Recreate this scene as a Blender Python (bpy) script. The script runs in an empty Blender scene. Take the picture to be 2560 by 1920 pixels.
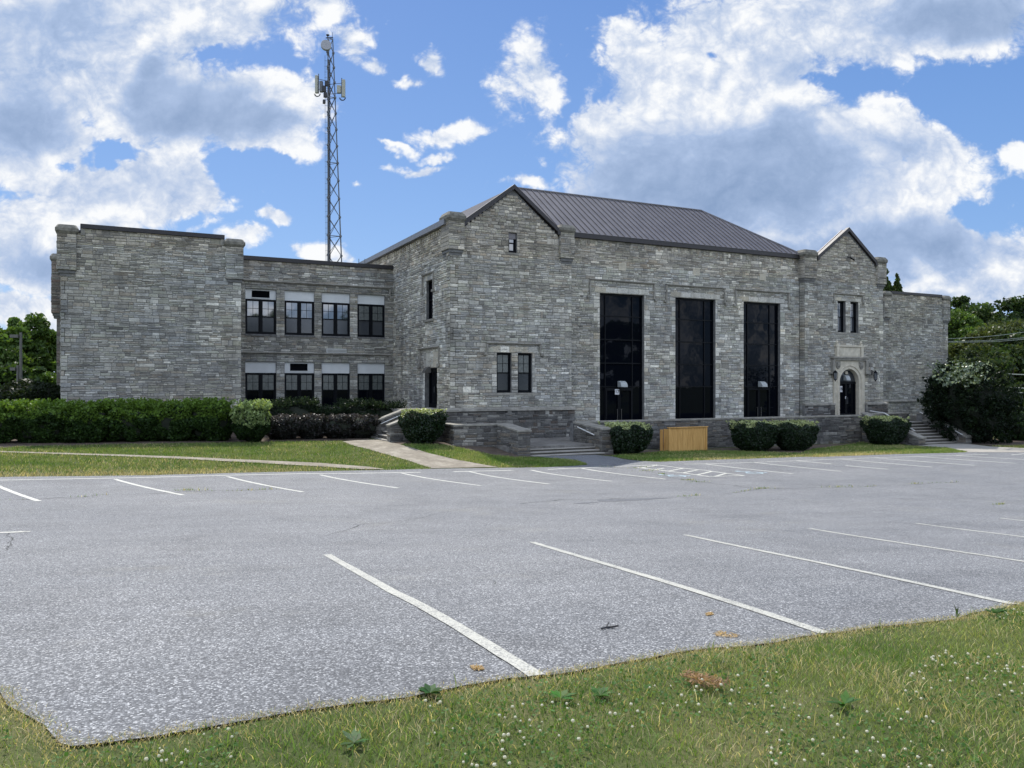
import bpy, math, random
import numpy as np
from mathutils import Vector, noise as mnoise
from mathutils.geometry import delaunay_2d_cdt

R = math.radians
rnd = random.Random(7)
rng = np.random.default_rng(7)
scene = bpy.context.scene
col = scene.collection

# ------------------------------------------------------------------ camera
# X runs along the school's front, Y away from the camera side, Z up, metres, eye height is z = 0
FPX, HOR = 1980.0, 964.0
YAW = math.atan(975.0 / 1980.0)
CY, SY = math.cos(YAW), math.sin(YAW)
cam_d = bpy.data.cameras.new("camera")
cam = bpy.data.objects.new("camera", cam_d)
col.objects.link(cam)
cam_d.sensor_width = 36.0
cam_d.lens = 36.0 * FPX / 2560.0
cam_d.clip_start = 0.1
cam_d.clip_end = 5000
cam.location = (0, 0, 0)
cam.rotation_euler = (R(90) + math.atan((HOR - 960.0) / FPX), 0, -YAW)
scene.camera = cam

# ------------------------------------------------------------------ view, sun
SUN_EL, SUN_AZ = 53.5, 4.0           # azimuth from +Y towards +X
scene.view_settings.view_transform = 'Standard'
scene.view_settings.look = 'None'
scene.view_settings.gamma = 1.0
scene.view_settings.exposure = 0.62
sd = bpy.data.lights.new("sun", 'SUN')
sd.energy = 3.7
sd.angle = R(0.5)
sd.color = (1.0, 0.955, 0.88)
sun = bpy.data.objects.new("sun", sd)
col.objects.link(sun)
sun_dir = Vector((math.sin(R(SUN_AZ)) * math.cos(R(SUN_EL)), math.cos(R(SUN_AZ)) * math.cos(R(SUN_EL)), math.sin(R(SUN_EL))))
sun.rotation_euler = sun_dir.to_track_quat('Z', 'Y').to_euler()
sun.location = (0, 0, 40)


# ------------------------------------------------------------------ node helpers
class NT:
    def __init__(s, tree):
        s.t = tree
        s.n = tree.nodes
        s.l = tree.links

    def new(s, typ, **kw):
        nd = s.n.new(typ)
        for k, v in kw.items():
            setattr(nd, k, v)
        return nd

    def put(s, sock, v):
        if hasattr(v, 'is_output'):
            s.l.new(v, sock)
        elif v is not None:
            sock.default_value = v

    def math(s, op, a, b=None, c=None, clamp=False):
        nd = s.new('ShaderNodeMath', operation=op, use_clamp=clamp)
        s.put(nd.inputs[0], a)
        s.put(nd.inputs[1], b)
        s.put(nd.inputs[2], c)
        return nd.outputs[0]

    def vm(s, op, a, b=None, out=0):
        nd = s.new('ShaderNodeVectorMath', operation=op)
        s.put(nd.inputs[0], a)
        s.put(nd.inputs[1], b)
        return nd.outputs[out]

    def noise(s, vec, scale, detail=4, rough=0.5, w=0.0, out=0):
        nd = s.new('ShaderNodeTexNoise')
        s.put(nd.inputs['Vector'], vec)
        nd.inputs['Scale'].default_value = scale
        nd.inputs['Detail'].default_value = detail
        nd.inputs['Roughness'].default_value = rough
        nd.inputs['Distortion'].default_value = w
        return nd.outputs[out]

    def ramp(s, fac, stops, interp='LINEAR'):
        nd = s.new('ShaderNodeValToRGB')
        cr = nd.color_ramp
        cr.interpolation = interp
        while len(cr.elements) < len(stops):
            cr.elements.new(0.5)
        for e, (p, c) in zip(cr.elements, stops):
            e.position = p
            if not hasattr(c, '__len__'):
                c = (c, c, c)
            e.color = (c[0], c[1], c[2], 1)
        s.put(nd.inputs[0], fac)
        return nd.outputs[0]

    def mix(s, fac, a, b, blend='MIX'):
        nd = s.new('ShaderNodeMix', data_type='RGBA', blend_type=blend)
        s.put(nd.inputs[0], fac)
        for k, v in ((6, a), (7, b)):
            if isinstance(v, tuple) and len(v) == 3:
                v = v + (1,)
            s.put(nd.inputs[k], v)
        return nd.outputs[2]

    def smooth(s, x, lo, hi):
        nd = s.new('ShaderNodeMapRange', interpolation_type='SMOOTHSTEP')
        s.put(nd.inputs[0], x)
        nd.inputs[1].default_value = lo
        nd.inputs[2].default_value = hi
        nd.inputs[3].default_value = 0
        nd.inputs[4].default_value = 1
        return nd.outputs[0]


# ------------------------------------------------------------------ world: Nishita sky with clouds
world = bpy.data.worlds.new("World")
scene.world = world
world.use_nodes = True
w = NT(world.node_tree)
w.n.clear()
out = w.new('ShaderNodeOutputWorld')
bg = w.new('ShaderNodeBackground')
w.l.new(bg.outputs[0], out.inputs[0])
sky = w.new('ShaderNodeTexSky', sky_type='NISHITA')
sky.sun_disc = False
sky.sun_elevation = R(SUN_EL)
sky.sun_rotation = R(SUN_AZ)
sky.altitude = 100
sky.air_density = 1.0
sky.dust_density = 0.6
sky.ozone_density = 2.0
SKYK = 0.085
tc = w.new('ShaderNodeTexCoord')
D = tc.outputs['Generated']
FW = w.vm('DOT_PRODUCT', D, (SY, CY, 0.0), out=1)
RT = w.vm('DOT_PRODUCT', D, (CY, -SY, 0.0), out=1)
sep = w.new('ShaderNodeSeparateXYZ')
w.l.new(D, sep.inputs[0])
UZ = sep.outputs[2]
fa = w.math('MAXIMUM', w.math('ABSOLUTE', FW), 0.12)
ca = w.math('DIVIDE', RT, fa)
cb = w.math('DIVIDE', UZ, fa)
cv = w.new('ShaderNodeCombineXYZ')
w.l.new(ca, cv.inputs[0])
w.l.new(cb, cv.inputs[1])
P0 = cv.outputs[0]


def noise2(vec, scale, detail, rough, w_=0.0, out=0):
    nd = w.new('ShaderNodeTexNoise', noise_dimensions='2D')
    w.put(nd.inputs['Vector'], vec)
    nd.inputs['Scale'].default_value = scale
    nd.inputs['Detail'].default_value = detail
    nd.inputs['Roughness'].default_value = rough
    nd.inputs['Distortion'].default_value = w_
    return nd.outputs[out]


# warp, so that the cloud banks get ragged outlines
wn = noise2(P0, 3.4, 6, 0.6, out=1)
wv = w.vm('MULTIPLY', w.vm('SUBTRACT', wn, (0.5, 0.5, 0.5)), (0.16, 0.13, 0.0))
P1 = w.vm('ADD', P0, wv)


def blobs(lst, P):
    acc = None
    for (u, v, ru, rv, k) in lst:
        c = ((u - 1280) / FPX, (HOR - v) / FPX, 0)
        d = w.vm('SUBTRACT', P, c)
        d = w.vm('MULTIPLY', d, (FPX / ru, FPX / rv, 0))
        q = w.vm('LENGTH', d, out=1)
        m = w.math('MULTIPLY', w.math('SUBTRACT', 1.0, q), k)
        acc = m if acc is None else w.math('SMOOTH_MAX', acc, m, 0.12)
    return acc


CL = [(120, 110, 420, 210, 1), (480, 60, 330, 140, .8), (120, 330, 320, 210, 1), (420, 260, 230, 170, 1), (640, 300, 170, 120, 1),
      (300, 480, 330, 120, 1.1), (90, 600, 300, 150, 1), (40, 780, 130, 60, .8), (735, 385, 60, 30, .5),
      (790, 20, 110, 60, .42), (845, 110, 70, 60, .42), (902, 155, 58, 32, .45), (1078, 152, 48, 34, .42), (1010, 195, 60, 16, .32), (1125, 340, 120, 30, .50), (1075, 425, 66, 14, .36),
      (625, 612, 55, 26, .36), (830, 640, 70, 22, .34), (715, 565, 36, 14, .38), (1110, 397, 40, 12, .32), (985, 372, 50, 10, .28), (905, 482, 30, 10, .28),
      (1318, 200, 56, 105, .42), (1300, 460, 55, 28, .45), (1535, 120, 130, 150, .9), (1450, 320, 90, 100, 1), (1620, 220, 210, 170, 1), (1830, 130, 330, 210, 1),
      (2120, 70, 380, 160, 1), (2430, 60, 260, 140, 1), (1640, 420, 330, 200, 1.3), (1900, 440, 340, 220, 1.3), (1480, 480, 130, 80, 1.1), (1700, 600, 260, 80, .9),
      (2190, 330, 130, 90, .9), (2290, 450, 180, 150, 1), (2080, 580, 340, 120, 1), (2430, 660, 330, 110, 1), (2535, 420, 55, 42, .6), (2300, 760, 300, 60, .8)]
HO = [(330, 400, 80, 26, 1.0), (150, 430, 60, 22, .6), (560, 150, 40, 26, .6), (480, 560, 60, 30, .5), (110, 540, 40, 20, .5), (250, 340, 60, 60, .4), (300, 420, 70, 30, .8), (245, 430, 60, 30, .5), (1748, 148, 40, 34, .7), (2420, 262, 210, 62, 1.0), (2080, 232, 120, 26, .55), (2470, 330, 170, 90, .9), (2235, 430, 42, 34, .6), (1905, 470, 16, 40, .25), (620, 450, 120, 70, .9), (2440, 560, 130, 50, .5), (2180, 545, 30, 26, .4)]
DK = [(480, 285, 170, 105, 1.5), (590, 330, 130, 55, 1.1), (430, 200, 60, 60, .8), (60, 330, 200, 130, .75), (40, 70, 260, 110, .5), (60, 650, 160, 60, .75), (330, 480, 160, 40, .35), (210, 560, 120, 30, .45),
      (1640, 440, 330, 160, 1.2), (1900, 450, 300, 150, 1.2), (1500, 480, 150, 70, .9), (2490, 50, 230, 85, 1.4), (2330, 70, 160, 60, .7), (1980, 200, 160, 60, .5), (2060, 640, 330, 60, .95),
      (2230, 400, 120, 50, .45), (2300, 620, 260, 60, .7), (1490, 240, 60, 50, .45), (2400, 770, 300, 40, .5), (1790, 560, 200, 60, .6)]
M = blobs(CL, P1)
M = w.math('SUBTRACT', M, w.math('MAXIMUM', blobs(HO, P1), 0.0))
# generic cloud cover outside the view
far_out = w.math('SUBTRACT', w.noise(D, 2.3, 4, 0.55), 0.5)
vwm = w.smooth(w.math('ABSOLUTE', ca), 0.70, 0.95)
vwb = w.smooth(w.math('ABSOLUTE', w.math('SUBTRACT', cb, 0.2)), 0.42, 0.6)
back = w.smooth(w.math('MULTIPLY', FW, -1.0), -0.2, 0.0)
gen = w.math('MAXIMUM', w.math('MAXIMUM', vwm, vwb), back)
Mg = w.math('MULTIPLY_ADD', far_out, 3.0, 0.12)
Mall = w.math('ADD', w.math('MULTIPLY', M, w.math('SUBTRACT', 1.0, gen)), w.math('MULTIPLY', Mg, gen))
st = w.vm('MULTIPLY', P0, (1.0, 1.22, 1.0))


def fields(st):
    a = noise2(st, 5.0, 7, 0.52, 0.25)
    b = noise2(w.vm('ADD', st, (3.1, 1.7, 0.4)), 11.0, 5, 0.56, 0.2)
    return a, b


n1, n2 = fields(st)
m1, m2 = fields(w.vm('ADD', st, (-0.008, 0.030, 0.0)))
n4 = noise2(st, 42.0, 4, 0.6, 0.3)
b2 = w.math('ABSOLUTE', w.math('MULTIPLY_ADD', n2, 2.0, -1.0))       # rounded billows with creases between them
b4 = w.math('ABSOLUTE', w.math('MULTIPLY_ADD', n4, 2.0, -1.0))
nn = w.math('MULTIPLY', w.math('SUBTRACT', n1, 0.5), 2.0)
nn = w.math('ADD', nn, w.math('MULTIPLY', w.math('SUBTRACT', b2, 0.17), 1.25))
nn = w.math('ADD', nn, w.math('MULTIPLY', w.math('SUBTRACT', b4, 0.17), 0.55))
dens = w.math('ADD', w.math('MULTIPLY_ADD', Mall, 2.2, 0.03), nn)
alpha = w.math('POWER', w.smooth(dens, -0.22, 0.50), 1.3)
thick = w.smooth(dens, 0.2, 2.2)
dk = blobs(DK, P1)
dkg = w.math('MULTIPLY', far_out, 1.2)
dka = w.math('ADD', w.math('MULTIPLY', w.math('ADD', dk, w.math('MULTIPLY', w.math('SUBTRACT', n1, 0.5), 0.9)), w.math('SUBTRACT', 1.0, gen)), w.math('MULTIPLY', dkg, gen))
dkm = w.smooth(dka, -0.35, 0.75)
mb2 = w.math('ABSOLUTE', w.math('MULTIPLY_ADD', m2, 2.0, -1.0))
rel = w.math('ADD', w.math('MULTIPLY', w.math('SUBTRACT', n1, m1), 1.5), w.math('MULTIPLY', w.math('SUBTRACT', b2, mb2), 0.45))
tone = w.math('ADD', w.math('MULTIPLY', dkm, 0.58), w.math('MULTIPLY', thick, 0.10))
amp = w.math('SUBTRACT', 1.0, w.math('MULTIPLY', dkm, 0.62))
fine_ = w.math('MULTIPLY', rel, -1.0)
fine_ = w.math('ADD', fine_, w.math('MULTIPLY', w.math('SUBTRACT', 0.17, b2), 0.65))
fine_ = w.math('ADD', fine_, w.math('MULTIPLY', w.math('SUBTRACT', 0.17, b4), 0.40))
tone = w.math('ADD', tone, w.math('MULTIPLY', fine_, amp))
tone = w.math('ADD', tone, 0.13)
shade_c = w.ramp(tone, [(0.0, (0.97, 0.985, 1.0)), (0.14, (0.84, 0.88, 0.95)), (0.34, (0.63, 0.71, 0.86)), (0.60, (0.42, 0.54, 0.77)), (1.0, (0.25, 0.36, 0.57))])
cc = w.new('ShaderNodeVectorMath', operation='SCALE')
w.l.new(shade_c, cc.inputs[0])
# unseen clouds opposite the sun, brightened as sunlit to lift the shaded front
w.l.new(w.math('MULTIPLY_ADD', back, 0.80, 0.58), cc.inputs['Scale'])
skc = w.new('ShaderNodeVectorMath', operation='SCALE')
w.l.new(sky.outputs[0], skc.inputs[0])
skc.inputs['Scale'].default_value = SKYK
blue = w.ramp(w.math('MULTIPLY', UZ, 1.6), [(0.0, (0.175, 0.298, 0.510)), (0.22, (0.108, 0.222, 0.455)), (0.75, (0.048, 0.137, 0.375)), (1.0, (0.038, 0.115, 0.34))])
skt = w.mix(0.72, skc.outputs[0], blue)
fin = w.mix(alpha, skt, cc.outputs[0])
low = w.smooth(UZ, -0.02, 0.0)
fin = w.mix(low, (0.12, 0.13, 0.10), fin)
w.l.new(fin, bg.inputs[0])
bg.inputs[1].default_value = 1.12


# ------------------------------------------------------------------ materials
def mat(name):
    m = bpy.data.materials.new(name)
    m.use_nodes = True
    nt = NT(m.node_tree)
    nt.n.clear()
    o = nt.new('ShaderNodeOutputMaterial')
    b = nt.new('ShaderNodeBsdfPrincipled')
    nt.l.new(b.outputs[0], o.inputs[0])
    nt.b = b
    nt.o = o
    return m, nt


def geo_pos(nt):
    return nt.new('ShaderNodeNewGeometry').outputs['Position']


def bump(nt, h, strength=0.3, dist=0.02):
    bn = nt.new('ShaderNodeBump')
    bn.inputs['Strength'].default_value = strength
    bn.inputs['Distance'].default_value = dist
    nt.l.new(h, bn.inputs['Height'])
    nt.l.new(bn.outputs[0], nt.b.inputs['Normal'])


def simple(name, c, rough=0.6, metal=0.0, var=0.15, scale=6.0, spec=0.5, bmp=0.0, bscale=40.0):
    m, nt = mat(name)
    p = geo_pos(nt)
    n = nt.noise(p, scale, 6, 0.6)
    f = nt.ramp(n, [(0.3, 1 - var), (0.7, 1 + var)])
    cl = nt.mix(1.0, tuple(c), f, 'MULTIPLY')
    nt.l.new(cl, nt.b.inputs['Base Color'])
    nt.b.inputs['Roughness'].default_value = rough
    nt.b.inputs['Metallic'].default_value = metal
    nt.b.inputs['Specular IOR Level'].default_value = spec
    if bmp:
        bump(nt, nt.noise(p, bscale, 5, 0.6), bmp, 0.01)
    return m


def stone_mat():
    m, nt = mat("stone")
    a = nt.new('ShaderNodeAttribute', attribute_name='col')
    p = geo_pos(nt)
    sp = nt.vm('MULTIPLY', p, (1.0, 1.0, 3.0))
    n = nt.noise(sp, 9.0, 8, 0.65)
    f = nt.ramp(n, [(0.28, 0.58), (0.5, 1.0), (0.72, 1.36)])
    c1 = nt.mix(1.0, a.outputs['Color'], f, 'MULTIPLY')
    n2 = nt.noise(p, 0.55, 5, 0.6)
    f2 = nt.ramp(n2, [(0.35, (0.80, 0.80, 0.80)), (0.6, (1.06, 1.05, 1.02))])
    c2 = nt.mix(1.0, c1, f2, 'MULTIPLY')
    n3 = nt.noise(nt.vm('MULTIPLY', p, (1.3, 1.3, 0.16)), 1.5, 5, 0.6)
    c2 = nt.mix(1.0, c2, nt.ramp(n3, [(0.34, (0.78, 0.77, 0.76)), (0.5, (1.0, 1.0, 1.0)), (0.72, (1.05, 1.05, 1.04))]), 'MULTIPLY')
    nt.l.new(c2, nt.b.inputs['Base Color'])
    nt.b.inputs['Roughness'].default_value = 0.85
    nt.b.inputs['Specular IOR Level'].default_value = 0.3
    bump(nt, nt.noise(sp, 22.0, 7, 0.65), 0.7, 0.03)
    return m


def leaf_mat(name, trans=0.35, rough=0.45, spec=0.15):
    m, nt = mat(name)
    a = nt.new('ShaderNodeAttribute', attribute_name='col')
    b = nt.b
    nt.l.new(a.outputs['Color'], b.inputs['Base Color'])
    b.inputs['Roughness'].default_value = rough
    b.inputs['Specular IOR Level'].default_value = spec
    tr = nt.new('ShaderNodeBsdfTranslucent')
    c = nt.mix(1.0, a.outputs['Color'], (1.35, 1.35, 0.6), 'MULTIPLY')
    nt.l.new(c, tr.inputs[0])
    mx = nt.new('ShaderNodeMixShader')
    mx.inputs[0].default_value = trans
    nt.l.new(b.outputs[0], mx.inputs[1])
    nt.l.new(tr.outputs[0], mx.inputs[2])
    nt.l.new(mx.outputs[0], nt.o.inputs[0])
    return m


def asphalt_mat():
    m, nt = mat("asphalt")
    p = geo_pos(nt)
    v = nt.new('ShaderNodeTexVoronoi', feature='F1')
    nt.l.new(p, v.inputs['Vector'])
    v.inputs['Scale'].default_value = 104.0
    sepc = nt.new('ShaderNodeSeparateColor')
    nt.l.new(v.outputs['Color'], sepc.inputs[0])
    st_ = nt.ramp(sepc.outputs[0], [(0.0, (0.070, 0.073, 0.079)), (0.36, (0.108, 0.111, 0.117)), (0.70, (0.175, 0.179, 0.186)), (0.90, (0.31, 0.312, 0.316)), (1.0, (0.50, 0.50, 0.495))])
    edge = nt.ramp(v.outputs['Distance'], [(0.0, 1.1), (0.55, 0.95), (0.95, 0.45)])
    c = nt.mix(1.0, st_, edge, 'MULTIPLY')
    n = nt.noise(p, 0.35, 6, 0.6)
    f = nt.ramp(n, [(0.3, (0.84, 0.85, 0.87)), (0.7, (1.1, 1.09, 1.08))])
    c = nt.mix(1.0, c, f, 'MULTIPLY')
    n3 = nt.noise(nt.vm('MULTIPLY', p, (0.25, 1.2, 1)), 2.2, 5, 0.6)
    f3 = nt.ramp(n3, [(0.35, 0.93), (0.65, 1.05)])
    c = nt.mix(1.0, c, f3, 'MULTIPLY')
    n4 = nt.noise(p, 0.9, 7, 0.68)
    c = nt.mix(1.0, c, nt.ramp(n4, [(0.36, 0.86), (0.48, 1.0), (0.7, 1.03)]), 'MULTIPLY')
    n5 = nt.noise(nt.vm('ADD', p, (7.0, 3.0, 0.0)), 2.6, 6, 0.7)
    st4 = nt.ramp(n5, [(0.64, 0.0), (0.74, 0.38)])
    c = nt.mix(st4, c, (0.07, 0.07, 0.07))
    n6 = nt.noise(nt.vm('ADD', p, (17.0, 9.0, 0.0)), 0.55, 5, 0.7)
    tn = nt.ramp(n6, [(0.58, 0.0), (0.72, 0.22)])
    c = nt.mix(tn, c, (0.23, 0.215, 0.17))
    c = nt.mix(1.0, c, (0.945, 0.955, 0.965), 'MULTIPLY')
    nt.l.new(c, nt.b.inputs['Base Color'])
    nt.b.inputs['Roughness'].default_value = 0.8
    nt.b.inputs['Specular IOR Level'].default_value = 0.4
    bump(nt, v.outputs['Distance'], 0.28, -0.008)
    return m


def paint_mat(name="road_paint", k=1.0):
    m, nt = mat(name)
    p = geo_pos(nt)
    v = nt.new('ShaderNodeTexVoronoi', feature='F1')
    nt.l.new(p, v.inputs['Vector'])
    v.inputs['Scale'].default_value = 104.0
    sepc = nt.new('ShaderNodeSeparateColor')
    nt.l.new(v.outputs['Color'], sepc.inputs[0])
    n2 = nt.noise(p, 3.0, 6, 0.7)
    f = nt.math('ADD', nt.math('MULTIPLY', sepc.outputs[0], 0.55), nt.math('MULTIPLY', n2, 0.9))
    c = nt.ramp(f, [(0.45, (0.60, 0.595, 0.545)), (0.72, (0.52, 0.515, 0.475)), (0.90, (0.38, 0.38, 0.36)), (1.0, (0.22, 0.222, 0.226))])
    e = nt.ramp(v.outputs['Distance'], [(0.0, 1.04), (0.6, 0.93), (0.95, 0.6)])
    c = nt.mix(1.0, c, e, 'MULTIPLY')
    c = nt.mix(1.0, c, (k, k, k * .97), 'MULTIPLY')
    nt.l.new(c, nt.b.inputs['Base Color'])
    nt.b.inputs['Roughness'].default_value = 0.75
    bump(nt, v.outputs['Distance'], 0.3, -0.008)
    return m


def ground_mat(name, stops, scale=1.2, fine=30.0, bs=0.6):
    m, nt = mat(name)
    p = geo_pos(nt)
    n = nt.noise(p, scale, 7, 0.65)
    n2 = nt.noise(p, fine, 4, 0.7)
    s_ = nt.math('ADD', nt.math('MULTIPLY', n, 0.65), nt.math('MULTIPLY', n2, 0.35))
    c = nt.ramp(s_, stops)
    nt.l.new(c, nt.b.inputs['Base Color'])
    nt.b.inputs['Roughness'].default_value = 0.9
    nt.b.inputs['Specular IOR Level'].default_value = 0.2
    bump(nt, n2, bs, 0.04)
    return m


def glass_mat(name, ior, base, rough=0.02, wav=0.0):
    m, nt = mat(name)
    nt.b.inputs['Base Color'].default_value = (*base, 1)
    nt.b.inputs['Roughness'].default_value = rough
    nt.b.inputs['IOR'].default_value = ior
    if wav:
        p = geo_pos(nt)
        bump(nt, nt.noise(p, 1.1, 2, 0.5), wav, 0.05)
    return m


def roof_mat():
    m, nt = mat("standing_seam_metal")
    p = geo_pos(nt)
    n = nt.noise(p, 1.2, 4, 0.5)
    f = nt.ramp(n, [(0.3, (0.125, 0.116, 0.118)), (0.7, (0.155, 0.144, 0.146))])
    nt.l.new(f, nt.b.inputs['Base Color'])
    nt.b.inputs['Roughness'].default_value = 0.42
    nt.b.inputs['Metallic'].default_value = 0.35
    return m


def wood_mat():
    m, nt = mat("new_timber")
    p = geo_pos(nt)
    n = nt.noise(nt.vm('MULTIPLY', p, (14.0, 14.0, 0.7)), 2.5, 6, 0.6)
    f = nt.ramp(n, [(0.25, (0.36, 0.185, 0.045)), (0.5, (0.55, 0.31, 0.09)), (0.75, (0.68, 0.42, 0.15))])
    bi = nt.noise(nt.vm('MULTIPLY', p, (8.0, 8.0, 2.0)), 1.6, 2, 0.5)
    kn = nt.ramp(bi, [(0.70, 0.0), (0.76, 1.0)])
    c = nt.mix(nt.math('MULTIPLY', kn, 0.75), f, (0.12, 0.055, 0.02))
    nt.l.new(c, nt.b.inputs['Base Color'])
    nt.b.inputs['Roughness'].default_value = 0.7
    return m


MT = {
    'stone': stone_mat(),
    'mortar': simple("mortar", (0.14, 0.138, 0.132), 0.95, 0, 0.35, 5.0),
    'trim': simple("weathered_limestone", (0.235, 0.222, 0.19), 0.85, 0, 0.35, 3.0, 0.3, 0.4, 25),
    'cap': simple("lichened_cap_stone", (0.165, 0.155, 0.128), 0.9, 0, 0.45, 5.0, 0.3, 0.6, 18),
    'portal': simple("portal_limestone", (0.50, 0.455, 0.36), 0.85, 0, 0.2, 3.5, 0.3, 0.25, 30),
    'fascia': simple("dark_bronze_metal", (0.030, 0.027, 0.027), 0.5, 0.3, 0.1),
    'gutter': simple("grey_gutter_metal", (0.20, 0.20, 0.205), 0.45, 0.3, 0.12),
    'roof': roof_mat(),
    'black': simple("black_frame", (0.004, 0.005, 0.007), 0.4, 0, 0.05, 6.0, 0.1),
    'panel': simple("pale_infill_panel", (0.62, 0.63, 0.61), 0.7, 0, 0.07, 2.0),
    'glass': glass_mat("window_glass", 2.5, (0.02, 0.024, 0.028), 0.03, 0.02),
    'screen': glass_mat("screened_glass", 1.7, (0.035, 0.04, 0.047), 0.12, 0.02),
    'curtain': simple("curtain_behind_glass", (0.085, 0.095, 0.088), 0.25, 0, 0.3, 9.0, 0.9),
    'dglass': glass_mat("dark_tinted_glass", 1.20, (0.0025, 0.0035, 0.006), 0.02, 0.05),
    'asphalt': asphalt_mat(),
    'paint': paint_mat(),
    'oldpaint': paint_mat("worn_road_paint", 0.74),
    'straw': ground_mat("dry_verge", [(0.3, (0.11, 0.085, 0.045)), (0.5, (0.22, 0.175, 0.10)), (0.7, (0.36, 0.30, 0.19))], 2.0, 70.0, 0.8),
    'bpaint': simple("worn_pale_blue_paint", (0.38, 0.50, 0.56), 0.8, 0, 0.25, 40),
    'crack': simple("crack_filler", (0.035, 0.037, 0.035), 0.9, 0, 0.4, 20),
    'stain': simple("tar_stain", (0.085, 0.09, 0.10), 0.8, 0, 0.3, 8),
    'grass_soil': ground_mat("lawn_soil", [(0.3, (0.035, 0.050, 0.014)), (0.5, (0.075, 0.092, 0.028)), (0.7, (0.17, 0.15, 0.075))], 0.8, 60.0),
    'mulch': ground_mat("mulch", [(0.3, (0.05, 0.038, 0.03)), (0.55, (0.11, 0.085, 0.066)), (0.75, (0.21, 0.175, 0.14))], 2.0, 26.0, 0.9),
    'concrete': ground_mat("old_concrete", [(0.32, (0.13, 0.112, 0.088)), (0.5, (0.22, 0.195, 0.155)), (0.66, (0.34, 0.31, 0.255))], 1.6, 9.0, 0.3),
    'step': ground_mat("step_concrete", [(0.3, (0.20, 0.19, 0.165)), (0.55, (0.32, 0.30, 0.265)), (0.75, (0.42, 0.40, 0.36))], 1.6, 14.0, 0.2),
    'paving': ground_mat("worn_paving", [(0.35, (0.10, 0.095, 0.085)), (0.5, (0.17, 0.16, 0.145)), (0.68, (0.27, 0.26, 0.235))], 1.3, 7.0, 0.3),
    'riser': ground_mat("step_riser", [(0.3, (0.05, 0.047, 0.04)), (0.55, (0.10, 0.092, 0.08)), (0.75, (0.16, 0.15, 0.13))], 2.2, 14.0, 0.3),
    'leaf': leaf_mat("leaves"),
    'gleaf': leaf_mat("glossy_leaves", 0.25, 0.38, 0.35),
    'blade': leaf_mat("grass_blades", 0.35, 0.55),
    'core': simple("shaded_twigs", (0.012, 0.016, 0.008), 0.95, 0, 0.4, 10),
    'bark': simple("bark", (0.07, 0.055, 0.042), 0.95, 0, 0.35, 8, 0.2, 0.5, 20),
    'steel': simple("galvanised_steel", (0.10, 0.105, 0.11), 0.5, 0.4, 0.2, 3),
    'cable': simple("black_cable", (0.02, 0.02, 0.022), 0.6),
    'antenna': simple("antenna_plastic", (0.36, 0.35, 0.28), 0.6, 0, 0.05),
    'dish': simple("dish_radome", (0.33, 0.33, 0.35), 0.6, 0, 0.05),
    'wood': wood_mat(),
    'white': simple("white_plastic", (0.6, 0.6, 0.6), 0.5, 0, 0.05),
    'rail': simple("pale_rail_paint", (0.62, 0.62, 0.60), 0.4, 0.1, 0.05),
    'lampw': simple("pale_lamp_housing", (0.33, 0.35, 0.345), 0.5, 0, 0.05),
    'bronze': simple("dull_bronze_lamp", (0.10, 0.095, 0.085), 0.5, 0.2, 0.1),
    'wire': simple("pale_wire", (0.22, 0.25, 0.22), 0.6),
    'brown': simple("brown_retaining_wall", (0.125, 0.08, 0.062), 0.9, 0, 0.25, 3),
    'orange': simple("orange_panel", (0.55, 0.22, 0.035), 0.6, 0, 0.2, 4),
    'lampglass': simple("lantern_glass", (0.17, 0.18, 0.19), 0.15, 0, 0.2),
    'ink': simple("black_lettering", (0.01, 0.01, 0.012), 0.5),
}


# ------------------------------------------------------------------ mesh building
ORG = {}


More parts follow.
